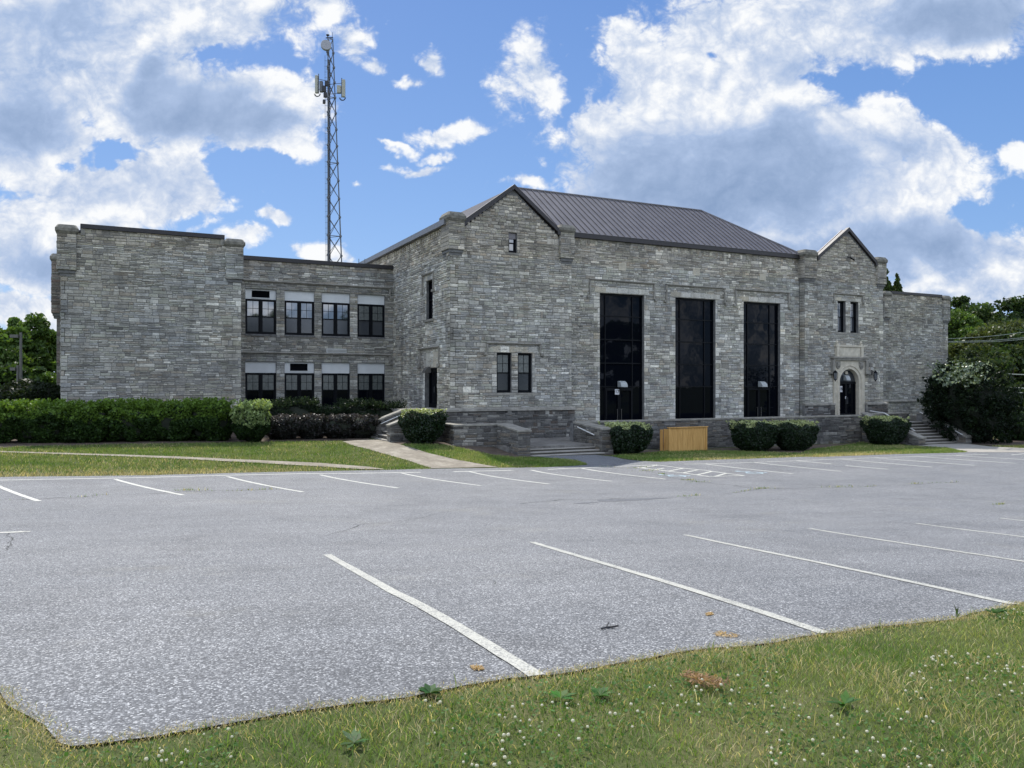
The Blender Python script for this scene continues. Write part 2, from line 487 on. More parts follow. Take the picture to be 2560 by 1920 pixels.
class MB:
    def __init__(s):
        s.v = []
        s.f = []
        s.c = []
        s.cur = (0.3, 0.3, 0.3)

    def add(s, vs, fs):
        o = len(s.v)
        s.v.extend(vs)
        for f in fs:
            s.f.append(tuple(o + i for i in f))
            s.c.append(s.cur)

    def box(s, x0, x1, y0, y1, z0, z1):
        s.add([(x0, y0, z0), (x1, y0, z0), (x1, y1, z0), (x0, y1, z0), (x0, y0, z1), (x1, y0, z1), (x1, y1, z1), (x0, y1, z1)],
              [(0, 3, 2, 1), (4, 5, 6, 7), (0, 1, 5, 4), (1, 2, 6, 5), (2, 3, 7, 6), (3, 0, 4, 7)])
        return s

    def hexa(s, b, t):
        s.add(list(b) + list(t), [(0, 3, 2, 1), (4, 5, 6, 7), (0, 1, 5, 4), (1, 2, 6, 5), (2, 3, 7, 6), (3, 0, 4, 7)])
        return s

    def prism(s, poly, off):
        """poly: 3D points of a planar polygon, extruded by off"""
        n = len(poly)
        o = Vector(off)
        a = [tuple(p) for p in poly]
        b = [tuple(Vector(p) + o) for p in poly]
        s.add(a + b, [tuple(range(n - 1, -1, -1)), tuple(range(n, 2 * n))] + [(i, (i + 1) % n, n + (i + 1) % n, n + i) for i in range(n)])
        return s

    def tube(s, p, q, r, r2=None, n=8, caps=True):
        p, q = Vector(p), Vector(q)
        r2 = r if r2 is None else r2
        d = (q - p).normalized()
        a = d.orthogonal().normalized()
        b = d.cross(a)
        vs = []
        for P, rr in ((p, r), (q, r2)):
            for i in range(n):
                t = 2 * math.pi * i / n
                vs.append(tuple(P + (a * math.cos(t) + b * math.sin(t)) * rr))
        fs = [(i, (i + 1) % n, n + (i + 1) % n, n + i) for i in range(n)]
        if caps:
            fs += [tuple(range(n - 1, -1, -1)), tuple(range(n, 2 * n))]
        s.add(vs, fs)
        return s

    def path(s, pts, r, n=6):
        for a, b in zip(pts[:-1], pts[1:]):
            s.tube(a, b, r, n=n)
        return s

    def ball(s, c, rx, ry, rz, nu=12, nv=8, jit=0.0):
        vs, fs = [], []
        for j in range(nv + 1):
            ph = math.pi * j / nv
            for i in range(nu):
                th = 2 * math.pi * i / nu
                k = 1 + jit * (rnd.random() - .5)
                vs.append((c[0] + rx * k * math.sin(ph) * math.cos(th), c[1] + ry * k * math.sin(ph) * math.sin(th), c[2] + rz * k * math.cos(ph)))
        for j in range(nv):
            for i in range(nu):
                fs.append((j * nu + i, (j + 1) * nu + i, (j + 1) * nu + (i + 1) % nu, j * nu + (i + 1) % nu))
        s.add(vs, fs)
        return s

    def build(s, name, m, parent=None, origin=None, bevel=0.0, smooth=False):
        if parent is not None:
            o = ORG[parent.name]
        elif origin is not None:
            o = Vector(origin)
        else:
            a = np.array(s.v)
            o = Vector(((a[:, 0].min() + a[:, 0].max()) / 2, (a[:, 1].min() + a[:, 1].max()) / 2, a[:, 2].min()))
        me = bpy.data.meshes.new(name)
        vv = (np.array(s.v, dtype=np.float64) - np.array(o)).tolist()
        me.from_pydata(vv, [], s.f)
        me.materials.append(m)
        if m.name in ('stone',) or name in ('foliage',):
            at = me.attributes.new('col', 'FLOAT_COLOR', 'CORNER')
            ls = np.array([len(f) for f in s.f])
            c = np.repeat(np.array([(*k, 1.0) for k in s.c], dtype=np.float32), ls, axis=0)
            at.data.foreach_set('color', c.ravel())
        if smooth:
            me.polygons.foreach_set('use_smooth', [True] * len(me.polygons))
        ob = bpy.data.objects.new(name, me)
        col.objects.link(ob)
        if parent is not None:
            ob.parent = parent
        else:
            ob.location = o
        ORG[ob.name] = o
        if bevel:
            md = ob.modifiers.new('bevel', 'BEVEL')
            md.width = bevel
            md.segments = 2
            md.limit_method = 'ANGLE'
        return ob


def np_mesh(name, verts, quads, cols, m, parent=None, origin=(0, 0, 0), tri=False, smooth=False):
    k = 3 if tri else 4
    o = ORG[parent.name] if parent is not None else Vector(origin)
    me = bpy.data.meshes.new(name)
    v = (verts - np.array(o)).astype(np.float32)
    me.vertices.add(len(v))
    me.vertices.foreach_set('co', v.ravel())
    nf = len(quads)
    me.loops.add(nf * k)
    me.loops.foreach_set('vertex_index', quads.astype(np.int32).ravel())
    me.polygons.add(nf)
    me.polygons.foreach_set('loop_start', np.arange(0, nf * k, k, dtype=np.int32))
    me.update(calc_edges=True)
    me.materials.append(m)
    at = me.attributes.new('col', 'FLOAT_COLOR', 'CORNER')
    c = np.concatenate([np.clip(cols, 0, 1), np.ones((nf, 1))], 1).astype(np.float32)
    at.data.foreach_set('color', np.repeat(c, k, axis=0).ravel())
    ob = bpy.data.objects.new(name, me)
    col.objects.link(ob)
    if parent is not None:
        ob.parent = parent
    else:
        ob.location = o
    ORG[ob.name] = o
    return ob


def thing(name, label, cat, loc, group=None):
    o = bpy.data.objects.new(name, None)
    o.empty_display_size = 0.3
    col.objects.link(o)
    o.location = loc
    ORG[o.name] = Vector(loc)
    tag(o, label, cat, group)
    return o


def tag(o, label=None, cat=None, group=None, kind=None):
    if label:
        o['label'] = label
    if cat:
        o['category'] = cat
    if group:
        o['group'] = group
    if kind:
        o['kind'] = kind
    return o


def copy_tree(o, parent=None):
    c = o.copy()
    col.objects.link(c)
    if parent is not None:
        c.parent = parent
    for ch in o.children:
        copy_tree(ch, c)
    return c


# ------------------------------------------------------------------ terrain
CP = np.array([
    (0, 0, -1.36), (1.9, 3.6, -1.50), (6.3, 3.8, -1.73), (-.15, 3.5, -1.43), (-2.2, 5, -1.47), (12, 3, -2.0),
    (2.0, 9, -1.93), (8.8, 9.3, -2.30), (15.65, 9.7, -2.64), (25, 11, -2.95), (40, 15, -3.2), (-6, 10, -1.70), (-15, 12, -1.75),
    (1.2, 20, -2.55), (7.5, 20.6, -2.83), (14, 21.4, -3.08), (-.2, 25, -2.64), (7, 26, -2.95), (14.1, 27, -3.24), (24, 27, -3.32),
    (-12, 20, -2.15), (-12, 30, -2.25), (-3, 37, -2.35), (4, 37, -2.47), (9, 38, -2.5), (9, 32, -2.75), (3, 31, -2.62), (11, 36, -2.58), (12, 33.8, -2.56), (-6, 42, -2.2), (10, 44, -2.4),
    (14, 32.8, -2.72), (16, 30.8, -3.08), (19.5, 30.8, -3.14), (18, 29, -3.16), (23.5, 33, -3.28), (31, 33, -3.38), (38, 33, -3.42), (40.3, 29.9, -3.38), (44, 29.9, -3.40), (46, 34, -3.4),
    (38, 25.7, -3.36), (50, 27, -3.45), (60, 30, -3.4), (62, 40, -3.2), (20, 45, -3), (40, 45, -3.2), (60, 60, -3.0), (90, 50, -3.3), (90, 20, -3.9),
    (-30, 25, -2.2), (-30, 50, -2.3), (0, 70, -2.6), (-25, 0, -1.3), (0, -25, -0.9), (30, -20, -1.8), (60, -10, -3.2), (-40, -30, -0.8), (-80, 60, -2.4), (0, 120, -2.8), (120, 120, -3.0), (120, 0, -4.2), (-80, -60, -0.8), (60, -70, -2.0)], float)


def tps_k(r2):
    return np.where(r2 > 1e-9, 0.5 * r2 * np.log(np.maximum(r2, 1e-9)), 0.0)


def tps_fit(cp, lam=0.6):
    n = len(cp)
    d = cp[:, None, :2] - cp[None, :, :2]
    K = tps_k((d ** 2).sum(2)) + lam * np.eye(n)
    Pm = np.concatenate([np.ones((n, 1)), cp[:, :2]], 1)
    A = np.block([[K, Pm], [Pm.T, np.zeros((3, 3))]])
    return np.linalg.solve(A, np.concatenate([cp[:, 2], np.zeros(3)]))


TPS = tps_fit(CP)


def gz(x, y):
    x = np.atleast_1d(np.asarray(x, float))
    y = np.atleast_1d(np.asarray(y, float))
    res = np.empty(len(x))
    for i in range(0, len(x), 20000):
        xs, ys = x[i:i + 20000], y[i:i + 20000]
        cx = np.clip(xs, -80, 120)
        cy = np.clip(ys, -70, 120)
        r2 = (cx[:, None] - CP[None, :, 0]) ** 2 + (cy[:, None] - CP[None, :, 1]) ** 2
        res[i:i + 20000] = tps_k(r2) @ TPS[:len(CP)] + TPS[-3] + TPS[-2] * cx + TPS[-1] * cy
    return res


def g1(x, y):
    return float(gz([x], [y])[0])


TS = np.concatenate([np.arange(1.5, 12, .1), np.arange(12, 70, .25), np.arange(70, 160, 2)])


def G(u, v):
    """point of the terrain surveyed from its place in the photograph"""
    xc = (u - 1280) / FPX
    dx, dy, dz = CY * xc + SY, CY - SY * xc, (HOR - v) / FPX
    h = TS * dz - gz(TS * dx, TS * dy)
    i = np.argmax(h < 0)
    a, b = TS[i - 1], TS[i]
    t = a + (b - a) * h[i - 1] / (h[i - 1] - h[i])
    return (dx * t, dy * t)


def W(u, v, Y):
    xc = (u - 1280) / FPX
    t = Y / (CY - SY * xc)
    return ((CY * xc + SY) * t, (HOR - v) / FPX * t)


def WX(u, v, X):
    xc = (u - 1280) / FPX
    t = X / (CY * xc + SY)
    return ((CY - SY * xc) * t, (HOR - v) / FPX * t)


def Q(ox, oy, k, *p):
    return [(ox + a / k, oy + b / k) for a, b in p]


def in_poly(px, py, poly):
    r = np.zeros(len(px), bool)
    n = len(poly)
    for i in range(n):
        x0, y0 = poly[i]
        x1, y1 = poly[(i + 1) % n]
        if y0 == y1:
            continue
        c = ((y0 > py) != (y1 > py)) & (px < (x1 - x0) * (py - y0) / (y1 - y0) + x0)
        r ^= c
    return r


def densify(poly, step, jit=0.0):
    o = []
    n = len(poly)
    for i in range(n):
        a, b = Vector(poly[i]), Vector(poly[(i + 1) % n])
        k = max(1, int((b - a).length / step))
        for j in range(k):
            p = a.lerp(b, j / k)
            if jit:
                p = p + Vector((mnoise.noise((p.x * 2.2, p.y * 2.2, 3)), mnoise.noise((p.x * 2.2, p.y * 2.2, 9)))) * jit + Vector((mnoise.noise((p.x * 9, p.y * 9, 3)), mnoise.noise((p.x * 9, p.y * 9, 9)))) * jit * .5
            o.append((p.x, p.y))
    return o


def sheet(name, poly, off, m, step=1.0, jit=0.0, edge=0.6):
    """a sheet of ground cover cut to an outline and laid on the terrain"""
    pl = densify(poly, edge, jit)
    a = np.array(pl)
    xs = np.arange(a[:, 0].min(), a[:, 0].max(), step)
    ys = np.arange(a[:, 1].min(), a[:, 1].max(), step)
    gx, gy = np.meshgrid(xs, ys)
    gx, gy = gx.ravel(), gy.ravel()
    k = in_poly(gx, gy, pl)
    pts = [Vector(p) for p in pl] + [Vector((x, y)) for x, y in zip(gx[k], gy[k])]
    n = len(pl)
    v, e, f, *_ = delaunay_2d_cdt(pts, [], [list(range(n))], 1, 1e-5)
    z = gz([p[0] for p in v], [p[1] for p in v]) + off
    mb = MB()
    mb.v = [(p[0], p[1], zz) for p, zz in zip(v, z)]
    mb.f = [tuple(q) if (Vector(v[q[1]]) - Vector(v[q[0]])).cross(Vector(v[q[2]]) - Vector(v[q[0]])) > 0 else tuple(reversed(q)) for q in f]
    mb.c = [(1, 1, 1)] * len(mb.f)
    o = mb.build(name, m, origin=(float(a[:, 0].mean()), float(a[:, 1].mean()), float(z.mean())), smooth=True)
    return tag(o, kind='structure')


# ground, one sheet to the horizon
def graded(lo, hi, near, step):
    a = list(np.arange(near[0], near[1] + 1e-6, step))
    d = step
    x = near[1]
    while x < hi:
        d *= 1.25
        x += d
        a.append(x)
    d = step
    x = near[0]
    while x > lo:
        d *= 1.25
        x -= d
        a.insert(0, x)
    return np.array(a)


gxs = graded(-1500, 1500, (-14, 64), 0.8)
gys = graded(-1200, 1800, (0, 48), 0.8)
GX, GY = np.meshgrid(gxs, gys)
GZ = gz(GX.ravel(), GY.ravel())
mb = MB()
mb.v = list(zip(GX.ravel().tolist(), GY.ravel().tolist(), GZ.tolist()))
nx = len(gxs)
for j in range(len(gys) - 1):
    for i in range(nx - 1):
        mb.f.append((j * nx + i, j * nx + i + 1, (j + 1) * nx + i + 1, (j + 1) * nx + i))
mb.c = [(1, 1, 1)] * len(mb.f)
tag(mb.build('ground', MT['grass_soil'], origin=(0, 0, -2), smooth=True), kind='structure')

# the car park's outline
far_px = [(-60, 1194), (0, 1193), (370, 1189), (741, 1179.5), (1076, 1172.6), (1280, 1169.7), (1400, 1167), (1466, 1163), (1470, 1160), (1440, 1151), (1392, 1146.5),
          (1345, 1142), (1335, 1134), (1478, 1136), (1500, 1139), (1532, 1142), (1560, 1149), (1603, 1153), (1650, 1155), (1807, 1149), (2000, 1142.5), (2055, 1142.6), (2231, 1136), (2367, 1133), (2421, 1131), (2560, 1131)]
near_px = [(0, 1724), (23, 1764), (58, 1787), (98, 1816), (121, 1845), (150, 1862), (185, 1869), (232, 1865), (370, 1845), (544, 1816), (741, 1781), (868, 1764), (1030, 1744),
           (1280, 1700), (1454, 1677), (1639, 1645), (1772, 1625), (1945, 1608), (2061, 1589), (2183, 1570), (2380, 1550), (2484, 1527), (2560, 1508)]
farp = [G(*p) for p in far_px]
nearp = [G(*p) for p in near_px]
d0 = Vector(nearp[-1]) - Vector(nearp[-6])
ext = Vector(nearp[-1]) + d0.normalized() * 35
lot = [(-22, 24.3), (-8, 24.6)] + farp + [(60, 25.5), (66, 24), (66, 20)] + [(ext.x + 16, ext.y + 2), (ext.x, ext.y)] + nearp[::-1] + [(-3.2, 4.6), (-9, 8.5), (-22, 14)]
LOT = densify(lot, 0.25, 0.04)
sheet('car_park', lot, 0.010, MT['asphalt'], 1.0, 0.05, 0.2)

# concrete walks and beds
walk_l = [G(*p) for p in [(855, 1104.5), (882, 1115), (955, 1134), (1018, 1151.6), (1078, 1171.5), (1246, 1168.6), (1180, 1157), (1144, 1150.6), (1068.6, 1133), (999, 1112), (975, 1106), (951, 1101), (926, 1099)]]
sheet('path', walk_l, 0.020, MT['concrete'], 0.6, 0.02, 0.4)
strip_top = [(-40, 1127.5), (17, 1130), (289, 1137.8), (579, 1149.5), (800, 1159), (926, 1169), (962, 1174.6)]
strip_bot = [(905, 1175), (800, 1168), (579, 1155.8), (289, 1142.2), (17, 1133), (-40, 1130.5)]
strip = [G(*p) for p in strip_top + strip_bot]
sheet('path', strip, 0.03, MT['concrete'], 0.6, 0.02, 0.4)
walk_r = [G(*p) for p in [(2300, 1116), (2367, 1120), (2421, 1131.2), (2560, 1131.6), (2640, 1131), (2560, 1121), (2475, 1117), (2400, 1108), (2330, 1110)]]
sheet('path', walk_r, 0.020, MT['step'], 0.6, 0.02, 0.4)
bed_l = [(-9, 35.6), (-4, 35.3)] + [G(*p) for p in [(60, 1117), (300, 1112), (520, 1108), (700, 1105), (860, 1101), (880, 1104), (925, 1099)]] + [(10.8, 38), (14.4, 38), (14.4, 45), (5.6, 45), (5.4, 41.9), (-3, 41.9), (-9, 41)]
sheet('planting_bed', bed_l, 0.012, MT['mulch'], 0.7, 0.08, 0.4)
bed_c = [G(*p) for p in [(978, 1109), (1000, 1112.5), (1020, 1111), (1109, 1113), (1166, 1123.6), (1228, 1138), (1290, 1144), (1340, 1143), (1336, 1133), (1310, 1125)]] + [(15.6, 33), (13.5, 36.2), (11, 34.5)]
sheet('planting_bed', bed_c, 0.014, MT['mulch'], 0.6, 0.06, 0.4)
bed_r = [G(*p) for p in [(1490, 1134), (1502, 1138), (1535, 1138), (1622, 1132.5), (1671, 1128), (1769, 1127), (1900, 1130), (2000, 1134), (2030, 1124), (2150, 1108), (2220, 1110), (2285, 1116.5), (2303, 1114)]] + [(40, 33.2), (30, 33.2), (20.5, 33.2)]
sheet('planting_bed', bed_r, 0.012, MT['mulch'], 0.6, 0.08, 0.4)
yewbed = [(43.8, 27.8), (44.5, 27.6), (49, 27.4), (51, 30), (49, 33.4), (44.5, 33.2), (44.2, 29.8)]
sheet('planting_bed', yewbed, 0.016, MT['mulch'], 0.6, 0.1, 0.4)
EXCL = [LOT, walk_l, strip, walk_r, bed_l, bed_c, bed_r, yewbed]


# ------------------------------------------------------------------ markings
def stripe(p, q, w_=0.1, m=None, name='parking_line', off=0.0145, jit=0.007, via=None):
    a, b = Vector(p), Vector(q)
    d = (b - a)
    L = d.length
    d.normalize()
    n = Vector((-d.y, d.x))
    k = max(1, int(L / 0.12))
    mb = MB()
    xs, ys = [], []
    for i in range(k + 1):
        c = a + d * (L * i / k)
        if via:
            f = i / k * (len(via) - 1)
            u_ = min(int(f), len(via) - 2)
            c = via[u_].lerp(via[u_ + 1], f - u_)
        for s_ in (-1, 1):
            j = 1 + jit * 20 * mnoise.noise((c.x * 3, c.y * 3, s_ * 4.0))
            e = c + n * s_ * w_ / 2 * j
            xs.append(e.x)
            ys.append(e.y)
    z = gz(xs, ys) + off
    mb.v = list(zip(xs, ys, z.tolist()))
    mb.f = [(2 * i, 2 * i + 2, 2 * i + 3, 2 * i + 1) for i in range(k)]
    mb.f = [tuple(reversed(f)) for f in mb.f]
    mb.c = [(1, 1, 1)] * k
    o = mb.build(name, m or MT['paint'], origin=(a.x, a.y, float(z[0])))
    return tag(o, kind='structure')


near_lines = [((810, 1389), (1342, 1694)), ((1329, 1357), (2061, 1587)), ((1713, 1339), (2531, 1514)), ((2025, 1323), (2560, 1406)), ((2291, 1310), (2560, 1344)), ((2500, 1296.5), (2620, 1310))]
for i, (p, q) in enumerate(near_lines):
    a, b = Vector(G(*p)), Vector(G(*q))
    if i == 0:
        stripe(a, b, 0.094, MT['oldpaint'], via=[Vector(G(*q_)) for q_ in ((818, 1389), (978, 1480), (1055, 1519), (1128, 1561), (1280, 1655), (1342, 1694))])
        continue
    if i >= 3:
        b = a + (b - a).normalized() * 5.9
    stripe(a, b, 0.095, MT['oldpaint'])
d1 = (Vector(G(2500, 1296.5)) - Vector(G(2291, 1310)))
for k in (1, 2, 3):
    a = Vector(G(2500, 1296.5)) + d1 * k
    stripe(a, a + (Vector(G(1342, 1694)) - Vector(G(810, 1389))).normalized() * 5.7, 0.1)
far_lines = [((-45, 1196), (97, 1254)), ((288, 1199), (458, 1239)), ((568, 1192), (757, 1231)), ((801, 1188), (996, 1221)), ((1004, 1183.5), (1202, 1215)), ((1173, 1179.5), (1373, 1211)),
             ((1328, 1176), (1528, 1204)), ((1454, 1171.5), (1664, 1198.6)), ((1763, 1160.5), (1982, 1185)), ((1888, 1157), (2103, 1179)), ((1990, 1152.5), (2079, 1160.5)), ((2114, 1164.5), (2220, 1174)),
             ((2101, 1148), (2330, 1168.5)), ((2185, 1145), (2436, 1164)), ((2296, 1142), (2540, 1159)), ((2391, 1139.5), (2570, 1150))]
for p, q in far_lines:
    stripe(G(*p), G(*q), 0.12)
edge_px = [(-60, 1202.5), (0, 1201.5), (370, 1194.5), (741, 1185.5), (1053, 1181.5)]
for a, b in zip(edge_px[:-1], edge_px[1:]):
    stripe(G(*a), G(*b), 0.11)
edge2 = [(1134, 1180), (1280, 1176.6), (1400, 1172.8), (1568, 1165.8), (1644, 1163)]
for a, b in zip(edge2[:-1], edge2[1:]):
    stripe(G(*a), G(*b), 0.11)
edge3 = [(1711, 1161), (1780, 1160), (1888, 1156.5), (2000, 1152), (2100, 1148), (2185, 1145), (2470, 1136.5)]
for a, b in zip(edge3[:-1], edge3[1:]):
    stripe(G(*a), G(*b), 0.10)
stripe(G(2528, 1138), G(2570, 1134), 0.12)
hz = lambda x, y: G(1600 + x / 6.506, 1130 + y / 6.506)
for p, q in [((-60, 255), (250, 290)), ((250, 290), (700, 345)), ((700, 345), (1130, 405)), ((290, 217), (545, 248)), ((545, 252), (1050, 302)), ((1050, 302), (1690, 388)), ((1130, 405), (1690, 388)),
             ((30, 262), (290, 218)), ((250, 290), (390, 266)), ((470, 315), (690, 270)), ((700, 345), (930, 297)), ((930, 376), (1170, 320)), ((1220, 402), (1400, 352))]:
    stripe(hz(*p), hz(*q), 0.11)
# a short stray bar at the left and its forked end
stripe(G(-60, 1336), G(60, 1331.5), 0.15)
stripe(G(44, 1331), G(76, 1331.5), 0.06, off=0.017)


def wheelchair(pc, du, dv, s_):
    """wheelchair sign painted on the tarmac as one worn mesh"""
    c = Vector(pc)
    du = Vector(du).normalized() * s_
    dv = Vector(dv).normalized() * s_
    mb = MB()

    def line(pts, w_):
        for a, b in zip(pts[:-1], pts[1:]):
            a3 = c + du * a[0] + dv * a[1]
            b3 = c + du * b[0] + dv * b[1]
            d = (b3 - a3).normalized()
            n = Vector((-d.y, d.x)) * w_ / 2
            q = [a3 - n - d * .02, b3 - n + d * .02, b3 + n + d * .02, a3 + n - d * .02]
            mb.add([(p.x, p.y, g1(p.x, p.y) + 0.016) for p in q], [(0, 1, 2, 3)])
    arc = [(-.12 + .34 * math.cos(t), -.28 + .34 * math.sin(t)) for t in np.linspace(R(120), R(385), 14)]
    line(arc, .06)
    line([(-.15, .55), (-.12, .05), (.22, .02), (.38, -.42), (.52, -.38)], .07)
    line([(-.12, .28), (.18, .26)], .09)
    line([(-.22, .68), (-.05, .68)], .15)
    return tag(mb.build('road_marking', MT['bpaint']), kind='structure')


for (a, b) in (((1664, 1187.5), (1708, 1192)), ((1852, 1179), (1906, 1184.5))):
    A, B = Vector(G(*a)), Vector(G(*b))
    dv = (A - B)
    wheelchair((A + B) / 2, (-dv.y * -1, dv.x * -1), dv, 0.85)


def crack(pts, w_=0.03, m='crack', name='crack', off=0.0125):
    P = [Vector(G(*p)) for p in pts]
    full = [P[0]]
    for a, b in zip(P[:-1], P[1:]):
        k = max(1, int((b - a).length / 0.1))
        for i in range(1, k + 1):
            p = a.lerp(b, i / k)
            full.append(p + Vector((mnoise.noise((p.x * 1.7, p.y, 1)), mnoise.noise((p.x * 1.7, p.y, 5)))) * 0.22 + Vector((mnoise.noise((p.x * 9, p.y * 9, 1)), mnoise.noise((p.x * 9, p.y * 9, 5)))) * 0.05)
    mb = MB()
    for i, p in enumerate(full):
        d = (full[min(i + 1, len(full) - 1)] - full[max(i - 1, 0)]).normalized()
        n = Vector((-d.y, d.x)) * w_ * .30 * (0.35 + 1.3 * abs(mnoise.noise((p.x * 2, p.y * 2, 7))) * 1.8)
        for q in (p - n, p + n):
            mb.v.append((q.x, q.y, g1(q.x, q.y) + off))
    mb.f = [(2 * i + 1, 2 * i, 2 * i + 2, 2 * i + 3) for i in range(len(full) - 1)]
    mb.c = [(1, 1, 1)] * len(mb.f)
    tag(mb.build(name, MT[m]), kind='structure')
    return full


weed_at = []
weed_at += crack([(-30, 1253), (98, 1248.5), (289, 1238), (428, 1233.5), (480, 1230.5), (560, 1228), (677, 1224.5), (850, 1223)], 0.05)
weed_at += crack([(1500, 1166), (1590, 1173), (1652, 1184), (1675, 1194), (1740, 1203), (1797, 1211), (1840, 1215), (1900, 1223)], 0.05)
weed_at += crack([(1835, 1233), (1905, 1223), (2000, 1221.5), (2130, 1219), (2287, 1212), (2440, 1204)], 0.05)
crack([(1560, 1246), (1700, 1245), (1835, 1234)], 0.025)
crack([(1290, 1261), (1400, 1251), (1680, 1246)], 0.06)
crack([(815, 1343), (890, 1315), (1010, 1303), (1165, 1271), (1260, 1262)], 0.022)
crack([(2170, 1229), (2330, 1246), (2480, 1263), (2540, 1268)], 0.03)
crack([(28, 1330), (16, 1345), (24, 1362), (18, 1378)], 0.02)
crack([(1080, 1210), (1060, 1214), (1040, 1217)], 0.02)
crack([(1215, 1450), (1235, 1453), (1245, 1461)], 0.012)
for pp in ([(1490, 1250), (1560, 1248.5), (1640, 1245.5), (1680, 1246), (1620, 1250.5), (1540, 1254.5), (1500, 1255)], [(1435, 1259), (1480, 1256.5), (1497, 1257), (1470, 1259.5), (1440, 1260.5)]):
    sheet('tar_stain', [G(*p) for p in pp], 0.014, MT['stain'], 0.5, 0.05, 0.2)


# ------------------------------------------------------------------ stone walls
PALN = [((.40, .40, .39), 5), ((.36, .37, .38), 4), ((.38, .39, .36), 4), ((.29, .292, .285), 3), ((.36, .34, .31), 2.4), ((.50, .505, .495), 3), ((.245, .245, .24), 1.0), ((.64, .645, .63), 1.0)]
PALL = [((.50, .505, .50), 4), ((.57, .575, .565), 3), ((.43, .44, .435), 3), ((.48, .46, .41), 2)]
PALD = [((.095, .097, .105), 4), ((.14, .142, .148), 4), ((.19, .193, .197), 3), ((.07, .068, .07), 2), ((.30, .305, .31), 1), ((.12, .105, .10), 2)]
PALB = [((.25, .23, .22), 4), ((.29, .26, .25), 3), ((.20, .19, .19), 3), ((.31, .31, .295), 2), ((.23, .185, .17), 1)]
PALM = [((.105, .105, .11), 4), ((.145, .147, .15), 4), ((.19, .19, .19), 3), ((.085, .082, .085), 2), ((.27, .27, .27), 1), ((.16, .145, .13), 2)]


